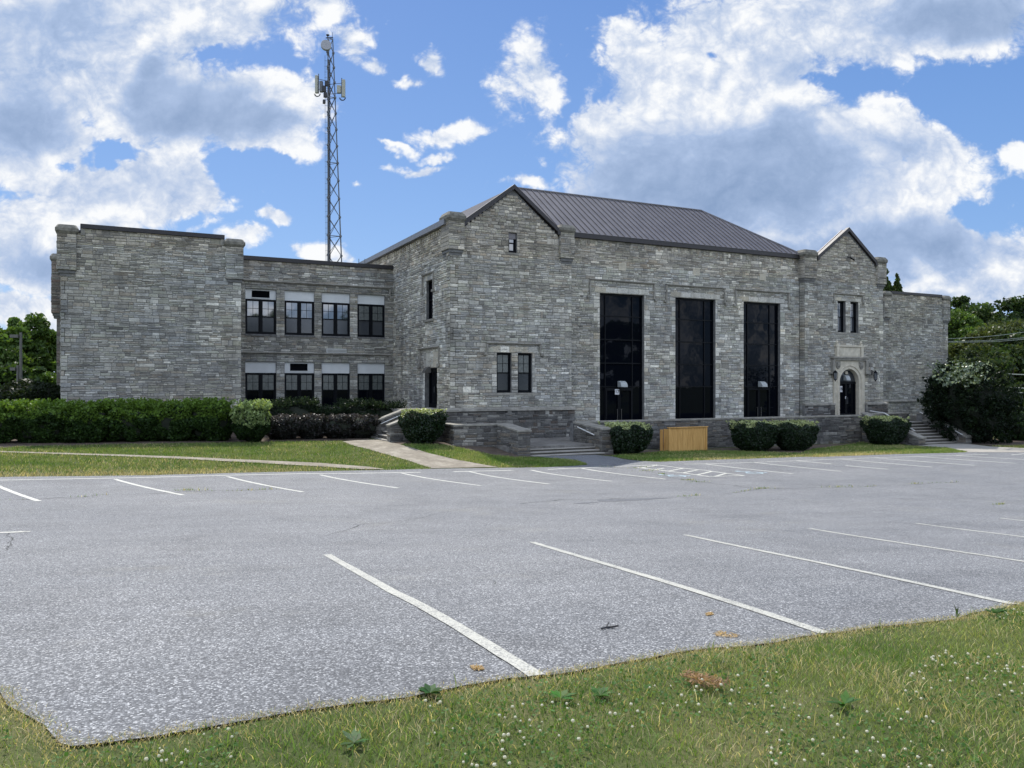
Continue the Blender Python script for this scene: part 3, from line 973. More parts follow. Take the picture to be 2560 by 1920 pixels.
class Wall:
    """masonry face on the plane O + s*U + z*Z, outward normal N; stones are real raised blocks"""

    def __init__(s, O, U, N, pal=PALN, seed=1, tone=1.0, fine=1.0):
        s.O, s.U, s.N = Vector(O), Vector(U), Vector(N)
        s.mb = MB()
        s.bk = MB()
        s.pal = pal
        s.r = random.Random(seed)
        s.tone = tone
        s.fine = fine
        s.flip = s.U.cross(Vector((0, 0, 1))).dot(s.N) < 0

    def pick(s, pal, x, z):
        r = s.r
        t = r.random() * sum(k for _, k in pal)
        for c, k in pal:
            t -= k
            if t <= 0:
                break
        p = s.O + s.U * x
        q = (p.x * .28, p.y * .28, z * .45)
        hue = mnoise.noise(q)
        lum = 1 + 0.22 * mnoise.noise((q[0] * 1.9 + 5, q[1] * 1.9, q[2] * 2.4)) + r.gauss(0, .13)
        lum *= s.tone
        if z > 6.6:
            lum *= 1 - 0.10 * min(1, (z - 6.6) / 1.5)
            c = (c[0] * 1.06, c[1] * 1.0, c[2] * .93)
        c = (c[0] * .97, c[1] * .945, c[2] * .89)
        lum *= 1.0
        m_ = 0.06 * hue
        c = (c[0] * 1.07, c[1] * 1.05, c[2] * 1.0)
        return tuple(max(.015, v) for v in (c[0] * lum * (1 + m_), c[1] * lum * (1 + m_ * .3), c[2] * lum * (1 - m_)))

    def pt(s, x, z, d):
        wz = 0.014 * mnoise.noise((x * 1.3, z * 1.1, 2.0)) + 0.008 * mnoise.noise((x * 4.0, z * 4, 7.0))
        p = s.O + s.U * x + s.N * d
        return (p.x, p.y, z + wz)

    def stone(s, x0, x1, z0, z1, pal=None, rel=None):
        r = s.r
        g = 0.0055
        b = min(0.018, (z1 - z0) * .22, (x1 - x0) * .22)
        if x1 - x0 < .04 or z1 - z0 < .025:
            return
        rel = r.uniform(.006, .034) if rel is None else rel
        j = lambda a: r.uniform(-a, a)
        o = [(x0 + g, z0 + g), (x1 - g, z0 + g), (x1 - g, z1 - g), (x0 + g, z1 - g)]
        i = [(x0 + g + b + j(.004), z0 + g + b + j(.004)), (x1 - g - b + j(.004), z0 + g + b + j(.004)), (x1 - g - b + j(.004), z1 - g - b + j(.004)), (x0 + g + b + j(.004), z1 - g - b + j(.004))]
        s.mb.cur = s.pick(pal or s.pal, (x0 + x1) / 2, (z0 + z1) / 2)
        vs = [s.pt(x, z, -.002) for x, z in o] + [s.pt(x, z, rel + j(.006)) for x, z in i]
        fs = [(4, 5, 6, 7), (0, 1, 5, 4), (1, 2, 6, 5), (2, 3, 7, 6), (3, 0, 4, 7)]
        if s.flip:
            fs = [tuple(reversed(f)) for f in fs]
        s.mb.add(vs, fs)

    def fill(s, x0, x1, z0, z1, pal=None):
        """random coursed rubble in a rectangle one band high"""
        r = s.r
        x = x0
        while x < x1 - 1e-4:
            w_ = r.uniform(.55, 1.9) * s.fine
            if x1 - (x + w_) < .35:
                w_ = x1 - x
            if w_ > 2.3:
                w_ = (x1 - x) / 2
            h = z1 - z0
            n = max(1, int(round(h / (r.choice([.075, .10, .12, .15]) * s.fine))))
            cuts = [0] + sorted(r.uniform(.0, .35) / n + (k / n) for k in range(1, n)) + [1]
            if r.random() < .05 and h < .34 and w_ < 1.2:
                cuts = [0, 1]
            for a, b in zip(cuts[:-1], cuts[1:]):
                za, zb = z0 + a * h, z0 + b * h
                y = x
                while y < x + w_ - 1e-4:
                    sw = r.uniform(.12, .62) * (1.0 if zb - za > .09 else 1.1) * s.fine
                    if len(cuts) == 2:
                        sw = r.uniform(.2, .45)
                    if x + w_ - (y + sw) < .14:
                        sw = x + w_ - y
                    s.stone(y, y + sw, za, zb, pal)
                    y += sw
            x += w_

    def face(s, z0, z1, span, holes=(), thick=0.35, quoin=True, jamb=True, zc=()):
        r = s.r
        zs = sorted({z0, z1, *[h[2] for h in holes if z0 < h[2] < z1], *[h[3] for h in holes if z0 < h[3] < z1], *zc})
        sp = span if callable(span) else (lambda z: span)
        for za, zb in zip(zs[:-1], zs[1:]):
            hh = [h for h in holes if h[2] < zb - 1e-4 and h[3] > za + 1e-4]
            if not callable(span):
                a, b = span
                edges = [a] + [e for h in sorted(hh) for e in (h[0], h[1])] + [b]
                for k in range(0, len(edges), 2):
                    if edges[k + 1] > edges[k]:
                        s.back(edges[k], edges[k + 1], za, zb, thick)
            z = za
            while z < zb - 1e-4:
                h = r.uniform(.2, .40) * s.fine
                if callable(span):
                    h = .16
                if zb - (z + h) < .13:
                    h = zb - z
                a, b = sp(z + h)
                if b - a < .1:
                    z += h
                    continue
                edges = [(a, 'w')] + [e for q in sorted(hh) for e in ((q[0], 'h'), (q[1], 'h'))] + [(b, 'w')]
                for k in range(0, len(edges), 2):
                    (xa, ka), (xb, kb) = edges[k], edges[k + 1]
                    if xb - xa < .03:
                        continue
                    if xb - xa < .8:
                        s.fill(xa, xb, z, z + h, PALL if (ka == 'h' and kb == 'h' and r.random() < .4) else None)
                        continue
                    if ka == 'h' and jamb or ka == 'w' and quoin:
                        w_ = r.choice([.16, .28, .42])
                        p = PALL if (ka == 'h' and r.random() < .6) else None
                        s.stone(xa, xa + w_, z, z + h * .5, p) if h > .3 else None
                        s.stone(xa, xa + w_, z + (h * .5 if h > .3 else 0), z + h, p)
                        xa += w_
                    if kb == 'h' and jamb or kb == 'w' and quoin:
                        w_ = r.choice([.16, .28, .42])
                        p = PALL if (kb == 'h' and r.random() < .6) else None
                        s.stone(xb - w_, xb, z, z + h * .5, p) if h > .3 else None
                        s.stone(xb - w_, xb, z + (h * .5 if h > .3 else 0), z + h, p)
                        xb -= w_
                    s.fill(xa, xb, z, z + h)
                z += h
        return s

    def back(s, a, b, z0, z1, t):
        P = lambda x, d, z: tuple(s.O + s.U * x + s.N * d + Vector((0, 0, z)))
        s.bk.hexa([P(a, 0, z0), P(b, 0, z0), P(b, -t, z0), P(a, -t, z0)], [P(a, 0, z1), P(b, 0, z1), P(b, -t, z1), P(a, -t, z1)])

    def lintel(s, x0, x1, z0, z1, n):
        w_ = (x1 - x0) / n
        for k in range(n):
            s.stone(x0 + k * w_, x0 + (k + 1) * w_, z0, z1, PALL, .022)

    def build(s, name, parent):
        w_ = s.mb.build(name, MT['stone'], parent)
        if s.bk.v:
            s.bk.build('mortar_backing', MT['mortar'], w_)
        return w_


def cap_stone(x0, x1, y0, y1, z0, z1, parent, name='pier_cap'):
    """flared coping stone with a bevelled top"""
    f, t = .07, .10
    zm0, zm1 = z0 + (z1 - z0) * .28, z0 + (z1 - z0) * .6
    rings = [(x0, x1, y0, y1, z0), (x0 - f, x1 + f, y0 - f, y1 + f, zm0), (x0 - f, x1 + f, y0 - f, y1 + f, zm1), (x0 + t * .4, x1 - t * .4, y0 + t * .4, y1 - t * .4, z1)]
    mb = MB()
    vs = []
    for a, b, c, d, z in rings:
        k = .08
        vs += [(a + k, c, z), (b - k, c, z), (b, c + k, z), (b, d - k, z), (b - k, d, z), (a + k, d, z), (a, d - k, z), (a, c + k, z)]
    fs = [tuple(range(7, -1, -1)), tuple(range(24, 32))]
    for q in range(3):
        for i in range(8):
            fs.append((q * 8 + i, q * 8 + (i + 1) % 8, (q + 1) * 8 + (i + 1) % 8, (q + 1) * 8 + i))
    mb.add(vs, fs)
    return mb.build(name, MT['cap'], parent)


def pier(parent, x0, x1, y0, y1, z0, z1, capz, seed, pal=PALN, west=True, tone=.82):
    """buttress head: stone block with three faces and stepped corbel below"""
    A = Wall((0, y0, 0), (1, 0, 0), (0, -1, 0), pal, seed, tone)
    A.face(z0, z1, (x0, x1), thick=y1 - y0, quoin=False)
    B = Wall((x0, 0, 0), (0, 1, 0), (-1, 0, 0), pal, seed + 1, tone)
    z = z0
    while z < z1 - .05:
        h = min(A.r.uniform(.12, .24), z1 - z)
        B.stone(y0, y1, z, z + h)
        z += h
    A.mb.v, o = A.mb.v + B.mb.v, len(A.mb.v)
    A.mb.f += [tuple(i + o for i in f) for f in B.mb.f]
    A.mb.c += B.mb.c
    # corbel steps
    for k in (1, 2):
        A.bk.box(x0 + .05 * k, x1 - .05 * k, y0 + .06 * k, y1, z0 - .14 * k, z0 - .14 * (k - 1))
    p = A.build('pier', parent)
    cap_stone(x0 - .02, x1 + .02, y0 - .02, y1 + .02, z1, capz, p)
    return p


def hood(parent, x0, x1, zt, zb, y, ret=.14, name='hood_mould', t=.09):
    """label mould: horizontal drip with two dropped ends and stops"""
    mb = MB()
    mb.prism([(x0, y, zt - t), (x0, y - .07, zt - t), (x0, y - .13, zt - .03), (x0, y - .10, zt), (x0, y, zt + .03)], (x1 - x0, 0, 0))
    for xa, xb, xs in ((x0 - .002, x0 + t, -1), (x1 - t, x1 + .002, 1)):
        mb.box(xa, xb, y - .085, y - .003, zb, zt - t)
        c = x0 - ret if xs < 0 else x1 - .02
        mb.box(c, c + ret + .02, y - .12, y - .003, zb - .10, zb - .002)
        mb.box(c - .03, c + ret + .05, y - .15, y - .004, zb - .135, zb - .102)
    return mb.build(name, MT['trim'], parent, bevel=.008)


# ------------------------------------------------------------------ the school
school = thing('school_building', 'long grey stone school building with gabled metal-roofed hall and flat-roofed wings', 'building', (28, 45, -2.7))
YL, YM, YG, YB, YE = 42.0, 45.6, 36.9, 36.5, 42.5


def sash(parent, x0, x1, z0, z1, y, kinds, divided=True):
    """black twin sash window; kinds gives the look of each light"""
    mb = MB()
    fw = .07
    mb.box(x0, x1, y - .03, y + .06, z1 - fw, z1)
    mb.box(x0, x1, y - .05, y + .06, z0, z0 + fw * 1.3)
    mb.box(x0, x0 + fw, y - .03, y + .06, z0 + fw * 1.3, z1 - fw)
    mb.box(x1 - fw, x1, y - .03, y + .06, z0 + fw * 1.3, z1 - fw)
    n = len(kinds)
    mul = .13
    iw = (x1 - x0 - 2 * fw - (n - 1) * mul) / n
    for k in range(1, n):
        a = x0 + fw + k * iw + (k - 1) * mul
        mb.box(a, a + mul, y - .028, y + .06, z0 + fw * 1.3, z1 - fw)
    fr = mb.build('window', MT['black'], parent)
    for k, kd in enumerate(kinds):
        a = x0 + fw + k * (iw + mul)
        b = a + iw
        zm = z0 + (z1 - z0) * .5
        up = MB().box(a, b, y + .020, y + .03, zm, z1 - fw)
        up.build('pane', MT[kd[0]], fr)
        lo = MB().box(a, b, y + .035, y + .045, z0 + fw, zm)
        lo.build('pane', MT[kd[1]], fr)
        g = MB()
        s_ = .045
        g.box(a, b, y + .0, y + .019, zm - .03, zm + .03)
        g.box(a, a + s_, y + .002, y + .019, zm + .03, z1 - fw)
        g.box(b - s_, b, y + .002, y + .019, zm + .03, z1 - fw)
        g.box(a + s_, b - s_, y + .002, y + .019, z1 - fw - s_, z1 - fw)
        g.box(a, a + s_, y + .002, y + .034, z0 + fw * 1.3, zm - .03)
        g.box(b - s_, b, y + .002, y + .034, z0 + fw * 1.3, zm - .03)
        g.box(a + s_, b - s_, y + .002, y + .034, z0 + fw * 1.3, z0 + fw * 1.3 + s_)
        if divided:
            c = (a + b) / 2
            zc_ = (zm + z1 - fw) / 2
            g.box(c - .011, c + .011, y + .006, y + .0195, zm + .03, z1 - fw - s_)
            g.box(a + s_, c - .011, y + .006, y + .0195, zc_ - .011, zc_ + .011)
            g.box(c + .011, b - s_, y + .006, y + .0195, zc_ - .011, zc_ + .011)
        g.build('glazing_bars', MT['black'], fr)
    return fr


# --- left wing
def flat_wing(x0, x1, Y, capx0, capx1, zcap, seed, depth, zb=-2.8, tone=.86):
    A = Wall((0, Y, 0), (1, 0, 0), (0, -1, 0), PALN, seed, tone)
    A.face(zb, zcap - .42, (x0, x1))
    A.face(zcap - .42, zcap - .20, (capx0 + .02, capx1 - .02), quoin=False)
    A.bk.box(x0, capx0, Y + .02, Y + .3, zcap - .42, zcap - .36)
    A.bk.box(capx1, x1, Y + .02, Y + .3, zcap - .42, zcap - .36)
    wl = A.build('stone_wall', school)
    mb = MB()
    mb.box(capx0, capx1, Y - .10, Y + .35, zcap - .20, zcap)
    mb.box(capx0 - .02, capx0 + .0, Y - .06, Y + .3, zcap - .40, zcap)
    mb.box(capx1, capx1 + .02, Y - .06, Y + .3, zcap - .40, zcap)
    mb.box(x0 + .02, capx0 - .02, Y - .05, Y + .33, zcap - .41, zcap - .30)
    mb.box(capx1 + .02, x1 - .02, Y - .05, Y + .33, zcap - .41, zcap - .30)
    mb.build('parapet_cap', MT['fascia'], school)
    for a, b in ((capx0 + .004, capx0 + .17), (capx1 - .17, capx1 - .004)):
        MB().box(a, b, Y - .045, Y + .1, zcap - .52, zcap - .205).build('parapet_stone', MT['trim'], school)
    c = MB().box(x0 + .1, x1 - .1, Y + .33, Y + depth, zb, zcap - .5)
    c.build('unseen_hull', MT['mortar'], school)  # solid box added inside the wing to stop sun leaking through
    return A


flat_wing(-2.54, 5.41, YL, -1.73, 4.59, 7.54, 11, 16)
pier(school, -2.68, -1.90, YL - .14, YL + .7, 5.35, 7.02, 7.44, 21)
pier(school, 4.66, 5.50, YL - .14, YL + .7, 5.35, 6.98, 7.38, 23)
# west return of the left wing and its far rear block
Bw = Wall((-2.54, 0, 0), (0, 1, 0), (-1, 0, 0), PALN, 31)
Bw.face(-2.8, 7.1, (YL, YL + 16), thick=.2)
Bw.build('stone_wall', school)
xr0 = W(124, 800, 53)[0]
rb = Wall((0, 53, 0), (1, 0, 0), (0, -1, 0), PALB, 33, .9)
rb.face(-3, 7.0, (xr0 + .35, -1.9))
rb.build('stone_wall', school)
pier(school, xr0 + .1, xr0 + 1.5, 52.8, 53.6, 4.2, 7.2, 7.65, 35, PALB)
MB().box(xr0 + .4, -2.6, 53.3, 66, -3, 6.8).build('unseen_hull', MT['mortar'], school)  # added solid filling, blocks sun from behind
sc = MB()
for a in (0, .35, .7, 1.05):
    sc.tube((xr0 + .35 + a, 53.2, 7.0), (xr0 + .35 + a, 53.2, 8.35), .03)
sc.tube((xr0 + .35, 53.2, 8.3), (xr0 + 1.5, 53.2, 8.3), .03)
sc.tube((xr0 + .35, 53.2, 7.9), (xr0 + 1.5, 53.2, 7.9), .02)
sc.build('roof_railing', MT['rail'], school)

# --- recessed classroom block with eight windows
cols4 = [(6.09, 7.74), (8.20, 9.86), (10.28, 11.92), (12.37, 14.02)]
holes = []
for a, b in cols4:
    holes += [(a, b, 2.80, 5.36), (a, b, -1.30, 1.33)]
A = Wall((0, YM, 0), (1, 0, 0), (0, -1, 0), PALN, 41, .84)
A.face(-2.8, 6.94, (5.41, 14.55), holes, quoin=False)
A.build('stone_wall', school)
kinds_u = [('glass', 'screen'), ('glass', 'screen'), ('glass', 'screen'), ('curtain', 'screen')]
for k, (a, b) in enumerate(cols4):
    for (zt, zp, zb_, up) in ((5.36, 4.80, 2.86, True), (1.33, .71, -1.24, False)):
        lou = (up and k == 0) or (not up and k == 1)
        pm = MB()
        if lou:
            lx0, lx1 = (6.44, 7.40) if up else (8.52, 9.50)
            lz0, lz1 = (4.90, 5.28) if up else (.84, 1.25)
            pm.box(a, b, YM + .10, YM + .16, lz1, zt)
            pm.box(a, b, YM + .10, YM + .16, zp, lz0)
            pm.box(a, lx0, YM + .10, YM + .16, lz0, lz1)
            pm.box(lx1, b, YM + .10, YM + .16, lz0, lz1)
        else:
            pm.box(a, b, YM + .10, YM + .16, zp, zt)
        pn = pm.build('infill_panel', MT['panel'], school)
        if lou:
            lm = MB()
            lm.box(lx0, lx1, YM + .15, YM + .17, lz0, lz1)
            nl = 5
            for q in range(nl):
                z = lz0 + (lz1 - lz0) * (q + .5) / nl
                lm.hexa([(lx0, YM + .09, z - .035), (lx1, YM + .09, z - .035), (lx1, YM + .10, z - .045), (lx0, YM + .10, z - .045)],
                        [(lx0, YM + .10, z - .03), (lx1, YM + .10, z - .03), (lx1, YM + .15, z + .03), (lx0, YM + .15, z + .03)])
            lm.build('louvre', MT['black'], pn)
            MB().box(lx0 - .02, lx1 + .02, YM + .07, YM + .10, lz0 - .05, lz0 - .01).build('louvre_sill', MT['panel'], pn)
        if up:
            kd = [kinds_u[k], kinds_u[k]]
        else:
            kd = [('curtain', 'dglass'), ('curtain', 'dglass')]
        sash(school, a, b, zb_, zp, YM + .10, kd)
        MB().box(a - .03, b + .03, YM - .06, YM + .1, zb_ - .10, zb_ - .002).build('window_sill', MT['mortar'], school)
for zt, zb_ in ((5.84, 5.30), (1.86, 1.38)):
    mb = MB()
    y = YM
    mb.prism([(5.42, y, zt - .10), (5.42, y - .07, zt - .10), (5.42, y - .13, zt - .03), (5.42, y - .10, zt), (5.42, y, zt + .03)], (14.36 - 5.42, 0, 0))
    mb.box(14.26, 14.36, y - .10, y - .003, zb_, zt - .10)
    mb.box(14.30, 14.53, y - .13, y - .003, zb_ - .13, zb_ - .002)
    mb.build('string_course', MT['trim'], school)
mb = MB()
mb.box(5.5, 14.53, YM - .10, YM + .35, 6.94, 7.16)
mb.build('parapet_cap', MT['fascia'], school)
vg = MB().box(10.55, 11.70, YM - .05, YM - .002, 1.90, 2.13)
vgo = vg.build('wall_vent', MT['panel'], school)
vm_ = MB()
for q in range(26):
    vm_.box(10.60 + q * .042, 10.62 + q * .042, YM - .062, YM - .051, 1.93, 2.10)
vm_.build('vent_slats', MT['trim'], vgo)
MB().box(5.5, 14.5, YM + .34, 62, -2.8, 6.8).build('unseen_hull', MT['mortar'], school)  # unseen solid core added behind the classrooms against sun leaks

# --- hall: west wall with side door and slit window
ds = [WX(*p, 14.55) for p in Q(1020, 820, 4.809, (228, 662), (352, 965))]
dy0, dy1 = sorted((ds[0][0], ds[1][0]))
dy1 += .35
sl = [WX(*p, 14.55) for p in Q(900, 440, 3.95, (655, 1035), (720, 1415))]
sy0, sy1 = sorted((sl[0][0], sl[1][0]))
sz1, sz0 = W(0, 0, 1)[1] * 0 + WX(900 + 690 / 3.95, 440 + 1030 / 3.95, 14.55)[1], WX(900 + 690 / 3.95, 440 + 1415 / 3.95, 14.55)[1]
A = Wall((14.55, 0, 0), (0, 1, 0), (-1, 0, 0), PALN, 51, 1.12)
A.face(-2.8, 8.0, (YB, 60), [(dy0, dy1, -1.17, .92), (sy0, sy1, sz0, sz1)], thick=.45)
y = YB + .6
while y < 58:
    A.stone(y, y + .13, 7.68, 7.93, None, .07)
    y += .34
A.build('stone_wall', school)


def side_hood(y0, y1, zt, zb):
    mb = MB()
    x = 14.55
    mb.prism([(x, y0, zt - .1), (x - .07, y0, zt - .1), (x - .13, y0, zt - .03), (x - .10, y0, zt), (x, y0, zt + .03)], (0, y1 - y0, 0))
    for a in (y0, y1 - .09):
        mb.box(x - .085, x - .003, a, a + .09, zb, zt - .1)
        mb.box(x - .13, x - .003, a - .08, a + .17, zb - .12, zb - .002)
    mb.build('hood_mould', MT['trim'], school)


hd = [WX(*p, 14.55) for p in Q(1020, 820, 4.809, (150, 572), (385, 548), (150, 660))]
side_hood(hd[1][0], hd[0][0], 2.02, 1.12)
hs = [WX(*p, 14.55) for p in Q(900, 440, 3.95, (622, 970), (735, 935), (622, 1060))]
side_hood(hs[1][0], hs[0][0], 5.95, 5.0)
dl = Wall((14.55, 0, 0), (0, 1, 0), (-1, 0, 0), PALB, 52, .95)
dl.lintel(dy0 - .1, dy1 + .1, .93, 1.75, 6)
dl.build('lintel', school)
dl = Wall((14.55, 0, 0), (0, 1, 0), (-1, 0, 0), PALB, 54, .95)
dl.lintel(sy0 - .1, sy1 + .1, sz1 + .01, sz1 + .55, 4)
dl.build('lintel', school)
MB().box(14.45, 14.6, sy0 - .2, sy1 + .2, sz0 - .12, sz0 - .003).build('window_sill', MT['trim'], school)
sw = MB()
sw.box(14.75, 14.82, sy0, sy1, sz0, sz1)
so = sw.build('window', MT['dglass'], school)
fb = MB()
for a, b, c, d in ((sy0, sy0 + .06, sz0, sz1), (sy1 - .06, sy1, sz0, sz1), (sy0 + .06, sy1 - .06, sz0, sz0 + .06), (sy0 + .06, sy1 - .06, sz1 - .06, sz1), (sy0 + .06, sy1 - .06, (sz0 + sz1) / 2 - .03, (sz0 + sz1) / 2 + .03)):
    fb.box(14.69, 14.75, a, b, c, d)
fb.build('frame', MT['black'], so)
dd = MB().box(14.85, 14.9, dy0, dy1, -1.17, .92)
do = dd.build('glazed_door', MT['dglass'], school)
df = MB()
for a, b, c, d in ((dy0, dy0 + .12, -1.17, .92), (dy1 - .12, dy1, -1.17, .92), (dy0 + .12, dy1 - .12, .72, .92), (dy0 + .12, dy1 - .12, -1.17, -.95), ((dy0 + dy1) / 2 - .08, (dy0 + dy1) / 2 + .08, -.95, .72)):
    df.box(14.79, 14.85, a, b, c, d)
df.build('frame', MT['black'], do)
MB().tube((14.74, (dy0 + dy1) / 2, -.35), (14.74, (dy0 + dy1) / 2, -.05), .015).build('handle', MT['steel'], do)


def text_mesh(body, size, name, parent, loc, rot, ext=.002):
    cu = bpy.data.curves.new(name, 'FONT')
    cu.body = body
    cu.size = size
    cu.extrude = ext
    cu.offset = size * 0.02
    cu.align_x = 'CENTER'
    cu.align_y = 'CENTER'
    ob = bpy.data.objects.new(name, cu)
    col.objects.link(ob)
    bpy.context.view_layer.update()
    me = bpy.data.meshes.new_from_object(ob)
    bpy.data.objects.remove(ob)
    me.materials.clear()
    me.materials.append(MT['ink'])
    o = bpy.data.objects.new(name, me)
    col.objects.link(o)
    o.parent = parent
    o.location = Vector(loc) - ORG[parent.name]
    o.rotation_euler = rot
    ORG[o.name] = ORG[parent.name]
    return o


ys = dy0 + .22
s16 = MB().box(14.775, 14.785, ys - .14, ys + .14, .22, .66).build('number_sign', MT['white'], do)
text_mesh('16', .30, 'lettering', do, (14.772, ys, .45), (R(90), 0, R(-90)))


def quarter_lamp(parent, x, y, z, w_, d, h, m, west=False):
    """wall light with a quarter-round hood"""
    pts = [(0, 0)] + [(d * math.sin(t), h * math.cos(t)) for t in np.linspace(0, math.pi / 2, 9)]
    mb = MB()
    if west:
        mb.prism([(x - a, y, z + b) for a, b in pts], (0, w_, 0))
    else:
        mb.prism([(x, y - a, z + b) for a, b in pts], (w_, 0, 0))
    return mb.build('wall_light', m, parent)


ql = [WX(*p, 14.55) for p in Q(1020, 820, 4.809, (225, 548), (278, 482))]
quarter_lamp(school, 14.54, ql[1][0], ql[0][1] + .03, .42, .34, .34, MT['bronze'], True)
gm = MB().box(14.30, 14.56, YB + .2, 60, 8.0, 8.28)
gm.build('gutter', MT['gutter'], school)

# --- hall: gabled bays
def gable_bay(x0, x1, ax, az, seed, holes, zb=-2.9, pier_x=((0, 0), (0, 0)), lints=()):
    A = Wall((0, YB, 0), (1, 0, 0), (0, -1, 0), PALN, seed, .96)
    A.face(zb, 7.75, (x0, x1), holes, thick=.45, zc=[6.7])
    rx0, rx1 = pier_x[0][1], pier_x[1][0]
    zr = 8.02
    sl_ = (az - .28 - zr) / ((rx1 - rx0) / 2)
    sp = lambda z: (rx0 + max(0, z - zr) / sl_ + .02, rx1 - max(0, z - zr) / sl_ - .02)
    # attic part, split round the attic light
    th = [h for h in holes if h[3] >= 7.75]
    if th:
        h = th[0]
        for part in (0, 1):
            f = (lambda z, q=part: (sp(z)[0], h[0]) if q == 0 else (h[1], sp(z)[1]))
            A.face(7.75, h[3], f)
        A.bk.box(rx0, h[0], YB, YB + .45, 7.75, h[3])
        A.bk.box(h[1], rx1, YB, YB + .45, 7.75, h[3])
        A.face(h[3], az - .3, sp)
        z2 = h[3]
    else:
        A.face(7.75, az - .3, sp)
        z2 = 7.75
        A.bk.box(rx0, rx1, YB, YB + .45, 7.75, zr)
        z2 = zr
    a, b = sp(z2)
    A.bk.prism([(a, YB, z2), (b, YB, z2), (ax, YB, az - .25)], (0, .45, 0))
    for q in lints:
        A.lintel(*q)
    w_ = A.build('stone_wall', school)
    # rake boards and bay roof
    mb = MB()
    zt = az
    for sx, xe in ((-1, rx0 - .05), (1, rx1 + .05)):
        zl = zr + .20
        mb.hexa([(xe, YB - .16, zl - .24), (ax, YB - .16, zt - .24), (ax, YB + .1, zt - .24), (xe, YB + .1, zl - .24)],
                [(xe, YB - .16, zl), (ax, YB - .16, zt), (ax, YB + .1, zt), (xe, YB + .1, zl)])
    mb.box(pier_x[0][1] - .04, pier_x[0][1] + .12, YB - .165, YB + .4, zr - .06, zr + .20)
    mb.box(pier_x[1][0] - .12, pier_x[1][0] + .04, YB - .165, YB + .4, zr - .06, zr + .20)
    mb.build('rake_board', MT['fascia'], school)
    rf = MB()
    e0, e1 = x0 - .05, x1 + .05
    k = (zt - zr - .2) / (ax - rx0)
    ze = zt - k * (ax - e0)
    yb = YB + .55
    zt -= .10
    ze -= .10
    rf.add([(e0, YB + .1, ze), (ax, YB + .1, zt - .01), (ax, yb, zt - .01), (e0, yb, ze), (e1, YB + .1, ze), (e1, yb, ze)],
           [(0, 1, 2, 3), (1, 4, 5, 2), (0, 4, 1), (3, 2, 5)])
    yy = YB + .4
    while yy < yb - .1:
        for xe in (e0, e1):
            rf.hexa([(xe, yy, ze - .02), (ax, yy, zt - .03), (ax, yy + .04, zt - .03), (xe, yy + .04, ze - .02)], [(xe, yy, ze + .05), (ax, yy, zt + .04), (ax, yy + .04, zt + .04), (xe, yy + .04, ze + .05)])
        yy += .42
    rf.build('roof', MT['roof'], school)
    return w_


# first bay
tw = [(17.11, 17.94, -.37, 1.68), (18.31, 19.14, -.37, 1.68)]
aw = (17.78, 18.26, 6.83, 7.86)
gable_bay(14.55, 21.52, 18.05, 10.33, 61, tw + [aw], pier_x=((14.15, 15.25), (20.72, 21.66)), lints=[(16.75, 19.45, 1.69, 2.02, 5), (17.6, 18.45, 7.87, 8.02, 1)])
pier(school, 14.42, 15.27, YB - .16, YB + .9, 6.75, 8.14, 8.60, 63)
pier(school, 20.76, 21.60, YB - .16, YB + .8, 6.75, 8.10, 8.52, 65)
for (a, b, c, d) in tw:
    sash(school, a, b, c, d, YB + .16, [('curtain', 'screen')])
sash(school, aw[0], aw[1], aw[2], aw[3], YB + .16, [('glass', 'glass')], False)
hood(school, 16.52, 19.64, 2.20, 1.68, YB)
MB().box(16.62, 19.64, YB - .03, YB + .2, -.50, -.372).build('window_sill', MT['trim'], school)
MB().box(17.70, 18.34, YB - .03, YB + .2, 6.73, 6.828).build('window_sill', MT['trim'], school)
# louvred plaques / vents of carved stone on the hall front
# plinth
pl = Wall((0, YB - .2, 0), (1, 0, 0), (0, -1, 0), PALD, 71, 1.0, 1.1)
pl.face(-3.0, -1.28, (14.15, 21.6), thick=.195)
pl.build('plinth', school)
mb = MB()
mb.prism([(14.05, YB - .3, -1.28), (14.05, YB - .28, -1.18), (14.05, YB, -1.10), (14.05, YB, -1.28)], (7.60, 0, 0))
mb.build('plinth_cap', MT['trim'], school)
pw = Wall((14.35, 0, 0), (0, 1, 0), (-1, 0, 0), PALD, 72, 1.0)
pw.face(-3.0, -1.28, (YB - .2, YB + 1), thick=.19)
pw.build('plinth', school)

